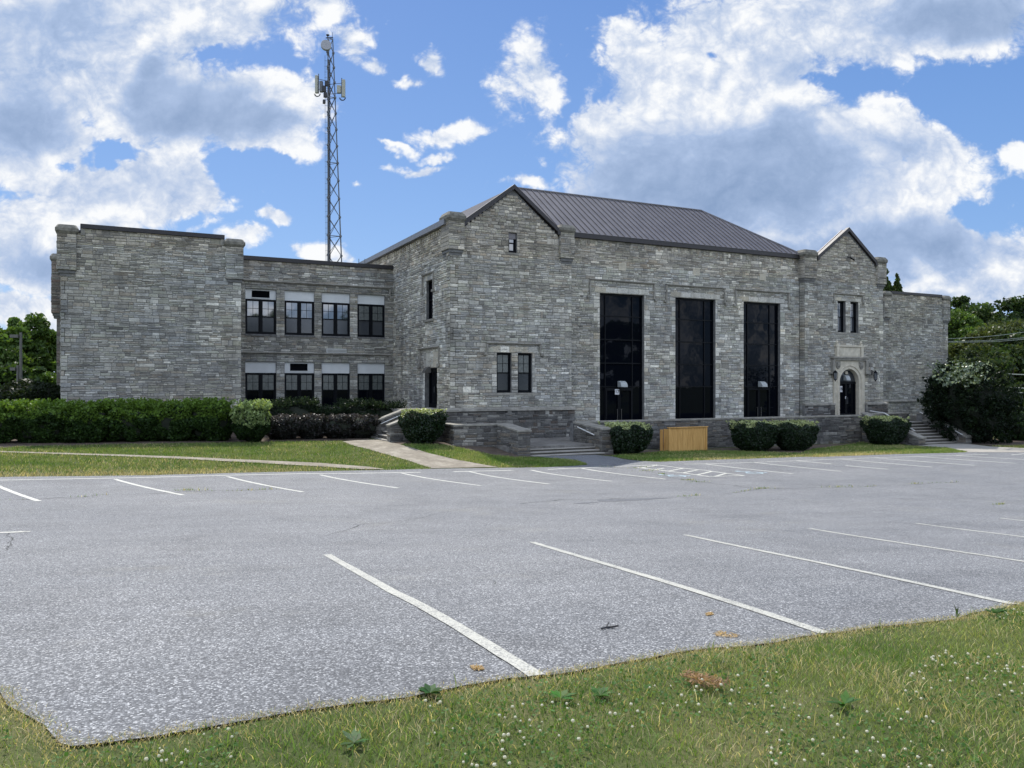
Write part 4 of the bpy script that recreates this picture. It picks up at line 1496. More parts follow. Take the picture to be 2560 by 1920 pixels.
# main hall front with three tall windows
TWn = [(23.55, 26.50), (28.70, 31.65), (33.84, 36.80)]
A = Wall((0, YG, 0), (1, 0, 0), (0, -1, 0), PALN, 81, 1.03)
A.face(-2.9, 8.0, (21.52, 38.42), [(a, b, -2.9, 5.10) for a, b in TWn], thick=.5, quoin=False)
x = 21.8
while x < 38.2:
    A.stone(x, x + .17, 7.66, 7.92, None, .045)
    x += .47
A.build('stone_wall', school)
lt = Wall((0, YG - .012, 0), (1, 0, 0), (0, -1, 0), PALL, 82, 1.0)
for a, b in TWn:
    lt = Wall((0, YG - .012, 0), (1, 0, 0), (0, -1, 0), PALL, 82, 1.0)
    lt.lintel(a - .35, b + .35, 5.12, 5.42, 5)
    lt.build('lintel', school)
for k, (a, b) in enumerate(TWn):
    hood(school, a - .70, b + .72, 5.84, 4.92, YG)
    y = YG + .22
    fr = MB()
    fr.box(a, a + .05, y - .04, y + .05, -2.7, 5.10)
    fr.box(b - .07, b, y - .04, y + .05, -2.7, 5.10)
    fr.box(a + .05, b - .07, y - .04, y + .05, 5.0, 5.10)
    xs = [a + .47, a + 2.28]
    zs = [5.0, 3.87, 2.56, 1.25, -.06, -2.7]
    for z in zs[1:-1]:
        fr.box(a + .05, b - .07, y - .035, y + .05, z - .03, z + .03)
    for x in xs:
        for zt, zb_ in zip(zs[:-1], zs[1:]):
            fr.box(x - .03, x + .03, y - .034, y + .05, zb_ + .03, zt - .03 if zt < 5 else zt)
    wo = fr.build('tall_window', MT['black'], school)
    xe = [a + .05, xs[0], xs[1], b - .07]
    for zt, zb_ in zip(zs[:-1], zs[1:]):
        for q in range(3):
            MB().box(xe[q], xe[q + 1], y + .02, y + .03, zb_, zt).build('pane', MT['dglass'], wo)
    if k in (0, 2):
        # double doors under the bottom bar
        c = (xs[0] + xs[1]) / 2
        dm = MB()
        for (p, q) in ((xs[0] + .03, c - .01), (c + .01, xs[1] - .03)):
            dm.box(p, p + .08, y - .06, y - .035, -2.66, -.12)
            dm.box(q - .08, q, y - .06, y - .035, -2.66, -.12)
            dm.box(p + .08, q - .08, y - .06, y - .035, -.28, -.12)
            dm.box(p + .08, q - .08, y - .06, y - .035, -2.66, -2.40)
        door = dm.build('double_door', MT['black'], school)
        hm = MB()
        for sx in (-.16, .12):
            hm.tube((c + sx, y - .12, -1.95), (c + sx, y - .12, -1.30), .014)
            hm.tube((c + sx, y - .12, -1.90), (c + sx, y - .05, -1.90), .01)
            hm.tube((c + sx, y - .12, -1.35), (c + sx, y - .05, -1.35), .01)
        hm.build('handle', MT['bronze'], door)
        if k == 0:
            MB().box(24.64, 24.92, y - .075, y - .061, -.50, -.20).build('number_sign', MT['white'], door)
            text_mesh('17', .27, 'lettering', door, (24.78, y - .078, -.35), (R(90), 0, 0))
        quarter_lamp(school, (24.83 if k == 0 else 35.15), y - .05, -.08, .42, .38, .34, MT['lampw'])
for cx, cz in ((25.0, 6.62), (30.2, 6.66), (35.33, 6.67)):
    t_ = MB()
    t_.box(cx - .24, cx + .24, YG - .05, YG - .03, cz - .20, cz - .15)
    t_.box(cx - .24, cx + .24, YG - .05, YG - .03, cz + .15, cz + .20)
    t_.box(cx - .24, cx - .19, YG - .05, YG - .03, cz - .15, cz + .15)
    t_.box(cx + .19, cx + .24, YG - .05, YG - .03, cz - .15, cz + .15)
    t_.box(cx - .24, cx + .24, YG - .03, YG - .004, cz - .20, cz + .20)
    for q in (-.12, -.04, .04, .12):
        t_.box(cx + q - .015, cx + q + .015, YG - .045, YG - .03, cz - .13, cz + .13)
    t_.build('carved_plaque', MT['portal'], school)
ef = MB().box(21.6, 38.42, YG - .18, YG + .3, 8.0, 8.26)
ef.build('fascia', MT['fascia'], school)
# main hipped roof with standing seams
ER, RX0, RX1, RY, RZ = 38.45, 20.2, 34.0, 41.0, 11.43
E0, EZ = YG - .2, 8.25
rf = MB()
rf.add([(14.4, E0 + .6, EZ), (21.0, E0, EZ), (ER, E0, EZ), (ER, 45.3, EZ), (14.4, 57, EZ), (RX0, RY, RZ), (RX1, RY, RZ), (RX0, 52, RZ - .2), (ER, 57, EZ)],
       [(1, 2, 6, 5), (2, 3, 6), (0, 1, 5), (0, 5, 7, 4), (5, 6, 3, 8, 7), (7, 8, 4)])
sl_ = (RZ - EZ) / (RY - E0)
x = 20.6
while x < ER:
    # seam runs from eave to ridge or hip
    if x < RX1:
        yt, zt = RY, RZ
    else:
        f = (ER - x) / (ER - RX1)
        yt, zt = E0 + (RY - E0) * f, EZ + (RZ - EZ) * f
    if yt - E0 > .15:
        rf.hexa([(x, E0, EZ - .02), (x + .03, E0, EZ - .02), (x + .03, yt, zt - .02), (x, yt, zt - .02)], [(x, E0, EZ + .06), (x + .03, E0, EZ + .06), (x + .03, yt, zt + .06), (x, yt, zt + .06)])
    x += .405
rf.tube((RX0, RY, RZ + .01), (RX1, RY, RZ + .01), .07, n=6)
rf.tube((RX1, RY, RZ + .01), (ER, E0, EZ + .02), .06, n=6)
rf.build('roof', MT['roof'], school)
MB().box(14.95, 45.1, YG + .48, 60, -3.2, 7.95).build('unseen_hull', MT['mortar'], school)  # unseen solid core of the hall, added to block sun

# second bay, with its west return
w2 = [(41.35, 42.08, 3.44, 5.46), (42.52, 43.25, 3.44, 5.46)]
PCX = 42.32
gable_bay(38.45, 45.60, 42.25, 10.26, 91, w2 + [(PCX - 1.40, PCX + 1.40, -2.9, 1.0)], pier_x=((38.2, 39.50), (44.85, 45.8)), lints=[(41.1, 43.5, 5.47, 5.72, 4)])
rt = Wall((38.45, 0, 0), (0, 1, 0), (-1, 0, 0), PALN, 93, .95)
z = -2.9
while z < 8:
    h = rt.r.uniform(.09, .2)
    rt.stone(YB, YG, z, z + h)
    z += h
rt.back(YB, YG, -2.9, 8, .3)
rt.build('stone_wall', school)
pier(school, 38.30, 39.36, YB - .16, YB + .6, 6.75, 8.10, 8.54, 95)
pier(school, 44.90, 45.75, YB - .16, YB + .6, 6.75, 8.10, 8.54, 97)
for q in w2:
    sash(school, *q, YB + .22, [('glass', 'screen')])
hood(school, 40.95, 43.66, 5.95, 5.45, YB, .06)
MB().box(41.1, 43.55, YB - .03, YB + .2, 3.32, 3.438).build('window_sill', MT['trim'], school)
for a, b, sd_ in ((38.25, PCX - 1.42, 98), (PCX + 1.42, 45.8, 99)):
    pl = Wall((0, YB - .2, 0), (1, 0, 0), (0, -1, 0), PALD, sd_)
    pl.face(-2.6, -1.25, (a, b), thick=.195)
    pl.build('plinth', school)
    mb = MB()
    mb.prism([(a, YB - .28, -1.25), (a, YB - .26, -1.16), (a, YB, -1.08), (a, YB, -1.25)], (b - a, 0, 0))
    mb.build('plinth_cap', MT['trim'], school)


def arch(cx, hw, zs, za, n=10):
    """points of a pointed arch from left spring to right spring"""
    l, r_ = [], []
    for i in range(n + 1):
        t = i / n
        x = -hw * math.cos(t * math.pi / 2)
        z = zs + (za - zs) * (math.sin(t * math.pi / 2) * .86 + .14 * t)
        l.append((cx + x, z))
        r_.append((cx - x, z))
    return l + r_[::-1][1:]


portal = thing_part = MB()
ypo = YB - .10
hw = .88
ar = arch(PCX, hw, .25, 1.10)
outer = arch(PCX, hw + .22, .28, 1.32)
# jambs and spandrels as two half plates
for sgn in (0, 1):
    half = [p for p in ar if (p[0] <= PCX + 1e-6 if sgn == 0 else p[0] >= PCX - 1e-6)]
    if sgn == 1:
        half = half[::-1]
    xe = PCX - 1.40 if sgn == 0 else PCX + 1.40
    xi = PCX - hw if sgn == 0 else PCX + hw
    poly = [(xi, -2.02)] + half + [(PCX, 1.62), (xe, 1.62), (xe, -2.02)]
    portal.prism([(x, ypo, z) for x, z in poly], (0, .5, 0))
# moulded ring round the opening, set deeper
for a, b in zip(outer[:-1], outer[1:]):
    portal.tube((a[0], ypo - .01, a[1]), (b[0], ypo - .01, b[1]), .045, n=6)
for sx in (-1, 1):
    portal.tube((PCX + sx * (hw + .22), ypo - .01, -1.9), (PCX + sx * (hw + .22), ypo - .01, .28), .045, n=6)
po = portal.build('portal', MT['portal'], school)
lb = MB()
lb.box(PCX - 1.52, PCX + 1.52, ypo - .12, ypo + .2, 1.63, 1.76)
lb.box(PCX - 1.62, PCX + 1.62, ypo - .18, ypo + .2, 1.762, 1.86)
for sx in (-1, 1):
    x0_, x1_ = sorted((PCX + sx * 1.42, PCX + sx * 1.60))
    lb.box(x0_, x1_, ypo - .12, ypo + .2, .86, 1.628)
    x0_, x1_ = sorted((PCX + sx * 1.42, PCX + sx * 1.86))
    lb.box(x0_, x1_, ypo - .14, ypo + .2, .76, .858)
lb.build('hood_mould', MT['trim'], po)
tb = MB()
tb.box(PCX - 1.22, PCX + 1.22, ypo - .02, ypo + .2, 1.862, 2.50)
tb.box(PCX - 1.32, PCX + 1.32, ypo - .10, ypo + .2, 2.502, 2.62)
tb.box(PCX - .92, PCX + .92, ypo - .045, ypo - .021, 1.93, 2.46)
for sx in (-1, 1):
    tb.box(PCX + sx * 1.1 - .11, PCX + sx * 1.1 + .11, ypo - .08, ypo - .022, 1.864, 2.50)
    tb.box(PCX + sx * 1.1 - .10, PCX + sx * 1.1 + .10, ypo - .05, ypo + .15, 2.622, 2.72)
    tb.ball((PCX + sx * 1.1, ypo + .05, 2.80), .10, .10, .10)
tb.build('tablet', MT['portal'], po)
for sx in (-1, 1):
    sh = MB()
    cx = PCX + sx * 1.06
    pts = [(cx - .20, 1.56), (cx + .20, 1.56), (cx + .20, 1.30), (cx + .10, 1.12), (cx, 1.05), (cx - .10, 1.12), (cx - .20, 1.30)]
    sh.prism([(x, ypo - .05, z) for x, z in pts], (0, .045, 0))
    sh.prism([(cx - .2 + (x - cx + .2) * .5 + .1, ypo - .08, 1.33 + (z - 1.33) * .5) for x, z in pts], (0, .028, 0))
    sh.tube((cx - .14, ypo - .07, 1.48), (cx + .14, ypo - .07, 1.2), .02)
    sh.build('carved_shield', MT['trim'], po)
yd = YB + .2
dm = MB()
dm.box(PCX - hw, PCX + hw, yd + .03, yd + .05, -2.0, .16)
dr = dm.build('arched_door', MT['dglass'], school)
fm = MB()
fm.box(PCX - hw, PCX + hw, yd - .04, yd + .05, .10, .27)
fm.box(PCX - hw, PCX - hw + .1, yd - .03, yd + .03, -2.0, .10)
fm.box(PCX + hw - .1, PCX + hw, yd - .03, yd + .03, -2.0, .10)
fm.box(PCX - .10, PCX + .10, yd - .03, yd + .03, -1.8, .10)
fm.box(PCX - hw + .1, PCX + hw - .1, yd - .03, yd + .03, -2.0, -1.8)
fm.build('frame', MT['black'], dr)
fl = MB()
fl.prism([(x, yd + .02, max(z, .27)) for x, z in [(PCX - hw, .27)] + ar + [(PCX + hw, .27)]], (0, .03, 0))
fl.build('fanlight', MT['screen'], dr)
hm = MB()
for sx in (-.07, .07):
    hm.tube((PCX + sx, yd - .09, -1.2), (PCX + sx, yd - .09, -.75), .014)
hm.build('handle', MT['steel'], dr)
MB().box(41.68, 41.95, yd - .055, yd - .041, -.42, -.03).build('number_sign', MT['white'], dr)
text_mesh('18', .27, 'lettering', dr, (41.815, yd - .058, -.22), (R(90), 0, 0))
MB().box(PCX - .10, PCX - .02, yd - .05, yd - .031, -.86, -.70).build('notice', MT['white'], dr)
quarter_lamp(dr, PCX - .22, yd - .0, .34, .34, .28, .34, MT['lampw'])
MB().ball((PCX + .02, yd - .03, .84), .13, .06, .12).build('boss', MT['portal'], dr)


def lantern(x, z):
    y = YB - .32
    mb = MB()
    mb.tube((x, YB - .02, z + .50), (x, y, z + .50), .02)
    mb.tube((x, YB - .02, z + .30), (x, YB - .02, z + .6), .05)
    mb.tube((x, y, z + .46), (x, y, z + .60), .012)
    mb.tube((x, y, z + .40), (x, y, z + .56), .17, .02, 6)
    mb.tube((x, y, z - .06), (x, y, z - .02), .10, .11, 6)
    mb.tube((x, y, z - .16), (x, y, z - .06), .01, .05, 6)
    for i in range(6):
        t = math.pi * 2 * i / 6
        mb.tube((x + .10 * math.cos(t), y + .10 * math.sin(t), z - .02), (x + .145 * math.cos(t), y + .145 * math.sin(t), z + .40), .012, n=4)
    o = mb.build('lantern', MT['black'], school)
    MB().tube((x, y, z - .02), (x, y, z + .40), .085, .125, 6).build('lantern_glass', MT['lampglass'], o)


lz = [W(*p, YB) for p in Q(2060, 850, 8.293, (180, 640), (935, 640))]
lantern(lz[0][0] - .12, .42)
lantern(lz[1][0] + .22, .42)
# small camera bracket on the second gable
cm = MB()
cm.tube((42.2, YB - .02, 8.35), (42.35, YB - .25, 8.25), .03)
cm.tube((42.25, YB - .2, 8.3), (42.5, YB - .35, 8.1), .05)
cm.build('security_camera', MT['black'], school)

# --- east wing (and the recessed block behind the second bay)
eb = Wall((0, YM, 0), (1, 0, 0), (0, -1, 0), PALN, 101, .88)
eb.face(-2.9, 6.94, (45.6, 53.0), quoin=False)
eb.build('stone_wall', school)
MB().box(45.7, 53, YM + .34, 60, -3, 6.8).build('unseen_hull', MT['mortar'], school)  # added core block, keeps sun out from the rear
flat_wing(53.0, 60.80, YE, 53.98, 59.97, 7.40, 103, 16, -3.3, .85)
pier(school, 53.1, 53.85, YE - .14, YE + .6, 5.3, 6.95, 7.36, 105)
pier(school, 60.1, 60.9, YE - .14, YE + .6, 5.3, 6.95, 7.36, 107)
ew = Wall((53.0, 0, 0), (0, 1, 0), (-1, 0, 0), PALN, 109)
ew.face(-2.9, 7.0, (YE, YM), thick=.2)
ew.build('stone_wall', school)
mb = MB()
mb.prism([(52.9, YE - .14, -1.26), (52.9, YE - .12, -1.18), (52.9, YE, -1.10), (52.9, YE, -1.26)], (8.0, 0, 0))
mb.build('plinth_cap', MT['trim'], school)
# roof rods on the classroom block
rd = MB()
for p in ((897, 660), (912, 660)):
    x_, z_ = W(p[0], p[1], 50)
    rd.tube((x_, 50, 6.8), (x_, 50, W(p[0], 647, 50)[1]), .02)
rd.build('roof_rod', MT['steel'], school)


# ------------------------------------------------------------------ terrace, stairs and low walls
def step(parent, x0, x1, y0, y1, z0, z1, dx=0.0, dy=1):
    """step with a darker riser and a worn tread slab that projects a little"""
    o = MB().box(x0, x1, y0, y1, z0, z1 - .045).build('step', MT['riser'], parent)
    if dy:
        MB().box(x0, x1, y0 - .035, y1, z1 - .044, z1).build('tread', MT['step'], o, bevel=.01)
    else:
        MB().box(x0 - .03, x1, y0, y1, z1 - .044, z1).build('tread', MT['step'], o, bevel=.01)


def stone_box(parent, x0, x1, y0, y1, z0, z1, pal, seed, name='wall', faces='fwe', top=None, tone=1.0, fine=1.1, capw=.05, capt=.09, capm='trim', capn='coping'):
    A = Wall((0, y0, 0), (1, 0, 0), (0, -1, 0), pal, seed, tone, fine)
    if 'f' in faces:
        A.face(z0, z1, (x0, x1), thick=.05, quoin=False)
    for k, X, nrm in (('w', x0, -1), ('e', x1, 1)):
        if k in faces:
            B = Wall((X, 0, 0), (0, 1, 0), (nrm, 0, 0), pal, seed + 3, tone, fine)
            B.face(z0, z1, (y0, y1), thick=.05, quoin=False)
            o = len(A.mb.v)
            A.mb.v += B.mb.v
            A.mb.f += [tuple(i + o for i in f) for f in B.mb.f]
            A.mb.c += B.mb.c
    A.bk = MB().box(x0 + .001, x1 - .001, y0 + .001, y1 - .001, z0, z1)
    w_ = A.build(name, parent)
    if capt:
        MB().box(x0 - capw, x1 + capw, y0 - capw, y1 + capw, z1, z1 + capt).build(capn, MT[capm], w_, bevel=.012)
    return w_


def sloped_wall(parent, x0, x1, y0, y1, z0, zy0, zy1, pal, seed, axis='y', tone=1.0, capt=.09):
    """parapet with sloping top; axis y: top goes zy0 at y0 to zy1 at y1. axis x likewise along x"""
    A = Wall((0, y0, 0), (1, 0, 0), (0, -1, 0), pal, seed, tone, 1.1)
    if axis == 'y':
        top = lambda x, y: zy0 + (zy1 - zy0) * (y - y0) / (y1 - y0)
        A.face(z0, zy0 - .02, (x0, x1), thick=.05, quoin=False)
        for X, nrm in ((x0, -1), (x1, 1)):
            B = Wall((X, 0, 0), (0, 1, 0), (nrm, 0, 0), pal, seed + 5, tone, 1.1)
            lo, hi = min(zy0, zy1), max(zy0, zy1)
            B.face(z0, lo, (y0, y1), thick=.05, quoin=False)
            z = lo
            while z < hi - .1:
                f = (z + .12 - zy0) / (zy1 - zy0)
                yy = y0 + (y1 - y0) * f
                B.fill(yy, y1, z, z + .12) if zy1 > zy0 else B.fill(y0, yy, z, z + .12)
                z += .12
            o = len(A.mb.v)
            A.mb.v += B.mb.v
            A.mb.f += [tuple(i + o for i in f_) for f_ in B.mb.f]
            A.mb.c += B.mb.c
    else:
        top = lambda x, y: zy0 + (zy1 - zy0) * (x - x0) / (x1 - x0)
        B = A
        lo, hi = min(zy0, zy1), max(zy0, zy1)
        A.face(z0, lo, (x0, x1), thick=.05, quoin=False)
        z = lo
        while z < hi - .1:
            f = (z + .12 - zy0) / (zy1 - zy0)
            xx = x0 + (x1 - x0) * f
            A.fill(xx, x1, z, z + .12) if zy1 > zy0 else A.fill(x0, xx, z, z + .12)
            z += .12
        B = Wall((x0, 0, 0), (0, 1, 0), (-1, 0, 0), pal, seed + 5, tone, 1.1)
        B.face(z0, zy0, (y0, y1), thick=.05, quoin=False)
        o = len(A.mb.v)
        A.mb.v += B.mb.v
        A.mb.f += [tuple(i + o for i in f_) for f_ in B.mb.f]
        A.mb.c += B.mb.c
    c = [(x0, y0), (x1, y0), (x1, y1), (x0, y1)]
    e = .002
    A.bk = MB().hexa([(x + (e if x == x0 else -e), y + (e if y == y0 else -e), z0) for x, y in c], [(x + (e if x == x0 else -e), y + (e if y == y0 else -e), top(x, y)) for x, y in c])
    w_ = A.build('parapet', parent)
    g = .05
    cc_ = [(x0 - g, y0 - g), (x1 + g, y0 - g), (x1 + g, y1 + g), (x0 - g, y1 + g)]
    MB().hexa([(x, y, top(x, y) + .004) for x, y in cc_], [(x, y, top(x, y) + capt) for x, y in cc_]).build('coping', MT['trim'], w_, bevel=.012)
    return w_


YT = 33.6
CZ = -1.86     # masonry top, coping adds .09
ter = thing('terrace', 'raised stone terrace with grey coping running below the three tall windows', 'terrace', (30, 35, -3.3))
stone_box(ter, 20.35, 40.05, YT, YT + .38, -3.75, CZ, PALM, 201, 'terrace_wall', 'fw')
MB().box(15.3, 20.3, 31.42, YG - .01, -3.7, -2.72).box(20.3, 36.6, YT + .38, YG - .01, -3.7, -2.72).build('paved_floor', MT['paving'], ter)
MB().box(36.6, 46.2, YT + .38, YB - .21, -3.7, -2.0).build('paved_floor', MT['step'], ter)
MB().box(37.0, 46.2, YT + .381, YT + .5, -2.0, -1.93).build('floor_edge', MT['step'], ter)

stc = thing('stone_steps', 'three broad concrete steps rising to the paved landing left of the tall windows', 'steps', (17.7, 31, -3.15))
for k in range(3):
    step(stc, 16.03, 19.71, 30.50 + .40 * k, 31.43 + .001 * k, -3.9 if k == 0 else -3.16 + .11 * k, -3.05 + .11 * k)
sloped_wall(stc, 19.72, 20.34, 30.72, 33.2, -3.75, -2.05, -1.84, PALM, 211)
sloped_wall(stc, 15.42, 16.02, 30.72, 32.9, -3.7, -2.02, -1.82, PALM, 213)
MB().box(19.70, 20.36, 33.25, YT - .003, -3.7, -1.86).build('parapet_end', MT['mortar'], stc)
rl = MB().path([(19.60, 32.7, -1.98), (19.60, 31.2, -2.28)], .03)
rl.tube((19.60, 32.4, -2.04), (19.72, 32.4, -2.1), .015)
rl.tube((19.60, 31.5, -2.22), (19.72, 31.5, -2.28), .015)
rl.build('handrail', MT['rail'], stc)

low = thing('low_wall', 'low rubble wall with flat coping left of the broad concrete steps', 'wall', (14.4, 33, -2.9))
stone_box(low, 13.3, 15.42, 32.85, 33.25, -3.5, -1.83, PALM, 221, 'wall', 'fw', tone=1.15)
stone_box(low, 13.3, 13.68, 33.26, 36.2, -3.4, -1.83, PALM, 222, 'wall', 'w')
MB().box(13.7, 15.3, 33.3, 36.2, -3.3, -2.5).build('planter_soil', MT['mulch'], low)

# side stairs to door 16
sst = thing('stone_steps', 'narrow steps with sloping parapets climbing to the side door numbered 16', 'steps', (11.8, 36.3, -2.6))
MB().box(12.62, 14.34, 35.1, 39.9, -3.2, -1.20).build('landing', MT['step'], sst)
ldw = Wall((0, 34.95, 0), (1, 0, 0), (0, -1, 0), PALM, 231)
ldw.face(-3.0, -1.26, (12.6, 14.3), thick=.14, quoin=False)
ldw.build('landing_wall', sst)
MB().box(12.55, 14.36, 34.87, 35.2, -1.255, -1.15).build('coping', MT['trim'], sst, bevel=.012)
sloped_wall(sst, 10.92, 12.55, 34.75, 35.15, -3.1, -1.86, -1.26, PALM, 233, 'x', tone=1.1)
sloped_wall(sst, 10.82, 12.5, 37.35, 37.75, -3.1, -1.86, -1.24, PALM, 235, 'x', tone=1.1)
stone_box(sst, 12.51, 14.3, 37.36, 37.74, -3.0, -1.23, PALM, 237, 'parapet', 'f')
for k in range(8):
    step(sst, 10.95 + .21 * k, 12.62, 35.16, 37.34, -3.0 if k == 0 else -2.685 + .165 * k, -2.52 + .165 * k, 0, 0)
rl = MB().path([(11.25, 37.27, -1.86), (12.35, 37.27, -1.42)], .022)
rl.tube((11.35, 37.27, -1.82), (11.35, 37.36, -1.86), .012)
rl.tube((12.25, 37.27, -1.46), (12.25, 37.36, -1.5), .012)
rl.build('handrail', MT['rail'], sst)

# right stairs
rst = thing('stone_steps', 'long flight of nine concrete steps between sloping parapets beside the big dark yew', 'steps', (42.1, 31, -3.4))
for k in range(9):
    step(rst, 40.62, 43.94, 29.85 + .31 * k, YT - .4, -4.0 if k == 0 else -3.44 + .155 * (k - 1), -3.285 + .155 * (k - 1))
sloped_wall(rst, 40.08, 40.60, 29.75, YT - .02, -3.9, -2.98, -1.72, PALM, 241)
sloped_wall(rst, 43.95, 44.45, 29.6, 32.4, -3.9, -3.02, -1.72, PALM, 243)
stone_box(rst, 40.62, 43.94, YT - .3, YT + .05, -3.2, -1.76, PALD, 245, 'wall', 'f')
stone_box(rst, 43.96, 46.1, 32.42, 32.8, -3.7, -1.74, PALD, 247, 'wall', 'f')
mb = MB()
mb.path([(40.34, 33.2, -1.52), (40.34, 32.2, -1.62), (40.34, 30.2, -2.56)], .028)
mb.build('handrail', MT['rail'], rst)
mb = MB()
mb.path([(43.86, 32.5, -1.62), (43.86, 29.75, -2.86)], .028)
mb.build('handrail', MT['rail'], rst)

# ------------------------------------------------------------------ wooden box
ga, gb = W(1472, 1122, 31.9), W(1559, 1122, 31.9)
bx0, bx1 = W(1672, 1100, 32.2)[0], W(1766, 1100, 32.2)[0]
by0 = 32.2
zg = g1((bx0 + bx1) / 2, by0) - .05
zt_ = W(1720, 1067.5, by0)[1]
box = thing('storage_enclosure', 'new yellow timber enclosure of vertical boards against the dark terrace wall', 'enclosure', ((bx0 + bx1) / 2, by0 + .6, zg))
n = 14
pw_ = (bx1 - bx0 - .14) / n
bd = MB()
for k in range(n):
    o_ = rnd.uniform(0, .008)
    bd.box(bx0 + .07 + k * pw_ + .003, bx0 + .07 + (k + 1) * pw_ - .003, by0 - .01 - o_, by0 + .01, zg + .06, zt_ - .03)
bd.build('board_panel', MT['wood'], box)
for xs_ in (bx0, bx1):
    MB().box(xs_ - .01, xs_ + .01, by0 + .045, by0 + .42, zg + .05, zt_ - .08).build('timber_panel', MT['wood'], box)
for x_ in (bx0 - .02, bx1 - .07):
    MB().box(x_, x_ + .09, by0 - .05, by0 + .04, zg, zt_ - .03).build('post', MT['wood'], box, bevel=.005)
MB().box(bx0 - .06, bx1 + .06, by0 - .08, by0 + .08, zt_ - .03, zt_ + .01).build('top_rail', MT['wood'], box, bevel=.004)
sd_ = MB()
sd_.box(bx0 - .20, bx0 - .03, by0 + .44, by0 + .46, zg + .05, zt_ - .12)
sd_.build('timber_panel', MT['wood'], box)

# a dark stump-like drain box by the pier of the low wall
sx_, sy_ = W(1281, 1118, 32.0)[0], 31.9
stp = MB()
stp.tube((sx_, sy_, g1(sx_, sy_) - .1), (sx_, sy_, g1(sx_, sy_) + .36), .14, .12, 9)
stp.tube((sx_, sy_, g1(sx_, sy_) + .36), (sx_ + .01, sy_, g1(sx_, sy_) + .42), .12, .07, 9)
tag(stp.build('tree_stump', MT['bark']), 'short dark reddish stump against the pier of the low wall', 'stump')


# ------------------------------------------------------------------ foliage
def leaf_cloud(name, P, sizes, cols, m, parent, nbias=None, aspect=1.6, spread=1.0):
    """leaf-sized quads at points P"""
    n = len(P)
    nrm = rng.normal(size=(n, 3)) * spread
    if nbias is not None:
        nrm = nrm + nbias
    nrm /= np.linalg.norm(nrm, axis=1)[:, None] + 1e-9
    a = np.cross(nrm, rng.normal(size=(n, 3)))
    a /= np.linalg.norm(a, axis=1)[:, None] + 1e-9
    b = np.cross(nrm, a)
    s1 = (sizes * aspect / 2)[:, None]
    s2 = (sizes / 2)[:, None]
    V = np.stack([P - a * s1, P + b * s2, P + a * s1, P - b * s2], 1).reshape(-1, 3)
    F = np.arange(n * 4).reshape(-1, 4)
    return np_mesh(name, V, F, cols, m, parent)


def tint(base, n, var=.22, alt=None, pa=0.3):
    c = np.array(base)[None, :] * (1 + rng.normal(0, var, (n, 1)))
    if alt is not None:
        k = rng.random(n) < pa
        c[k] = np.array(alt)[None, :] * (1 + rng.normal(0, var, (k.sum(), 1)))
    return np.clip(c, .003, 1)


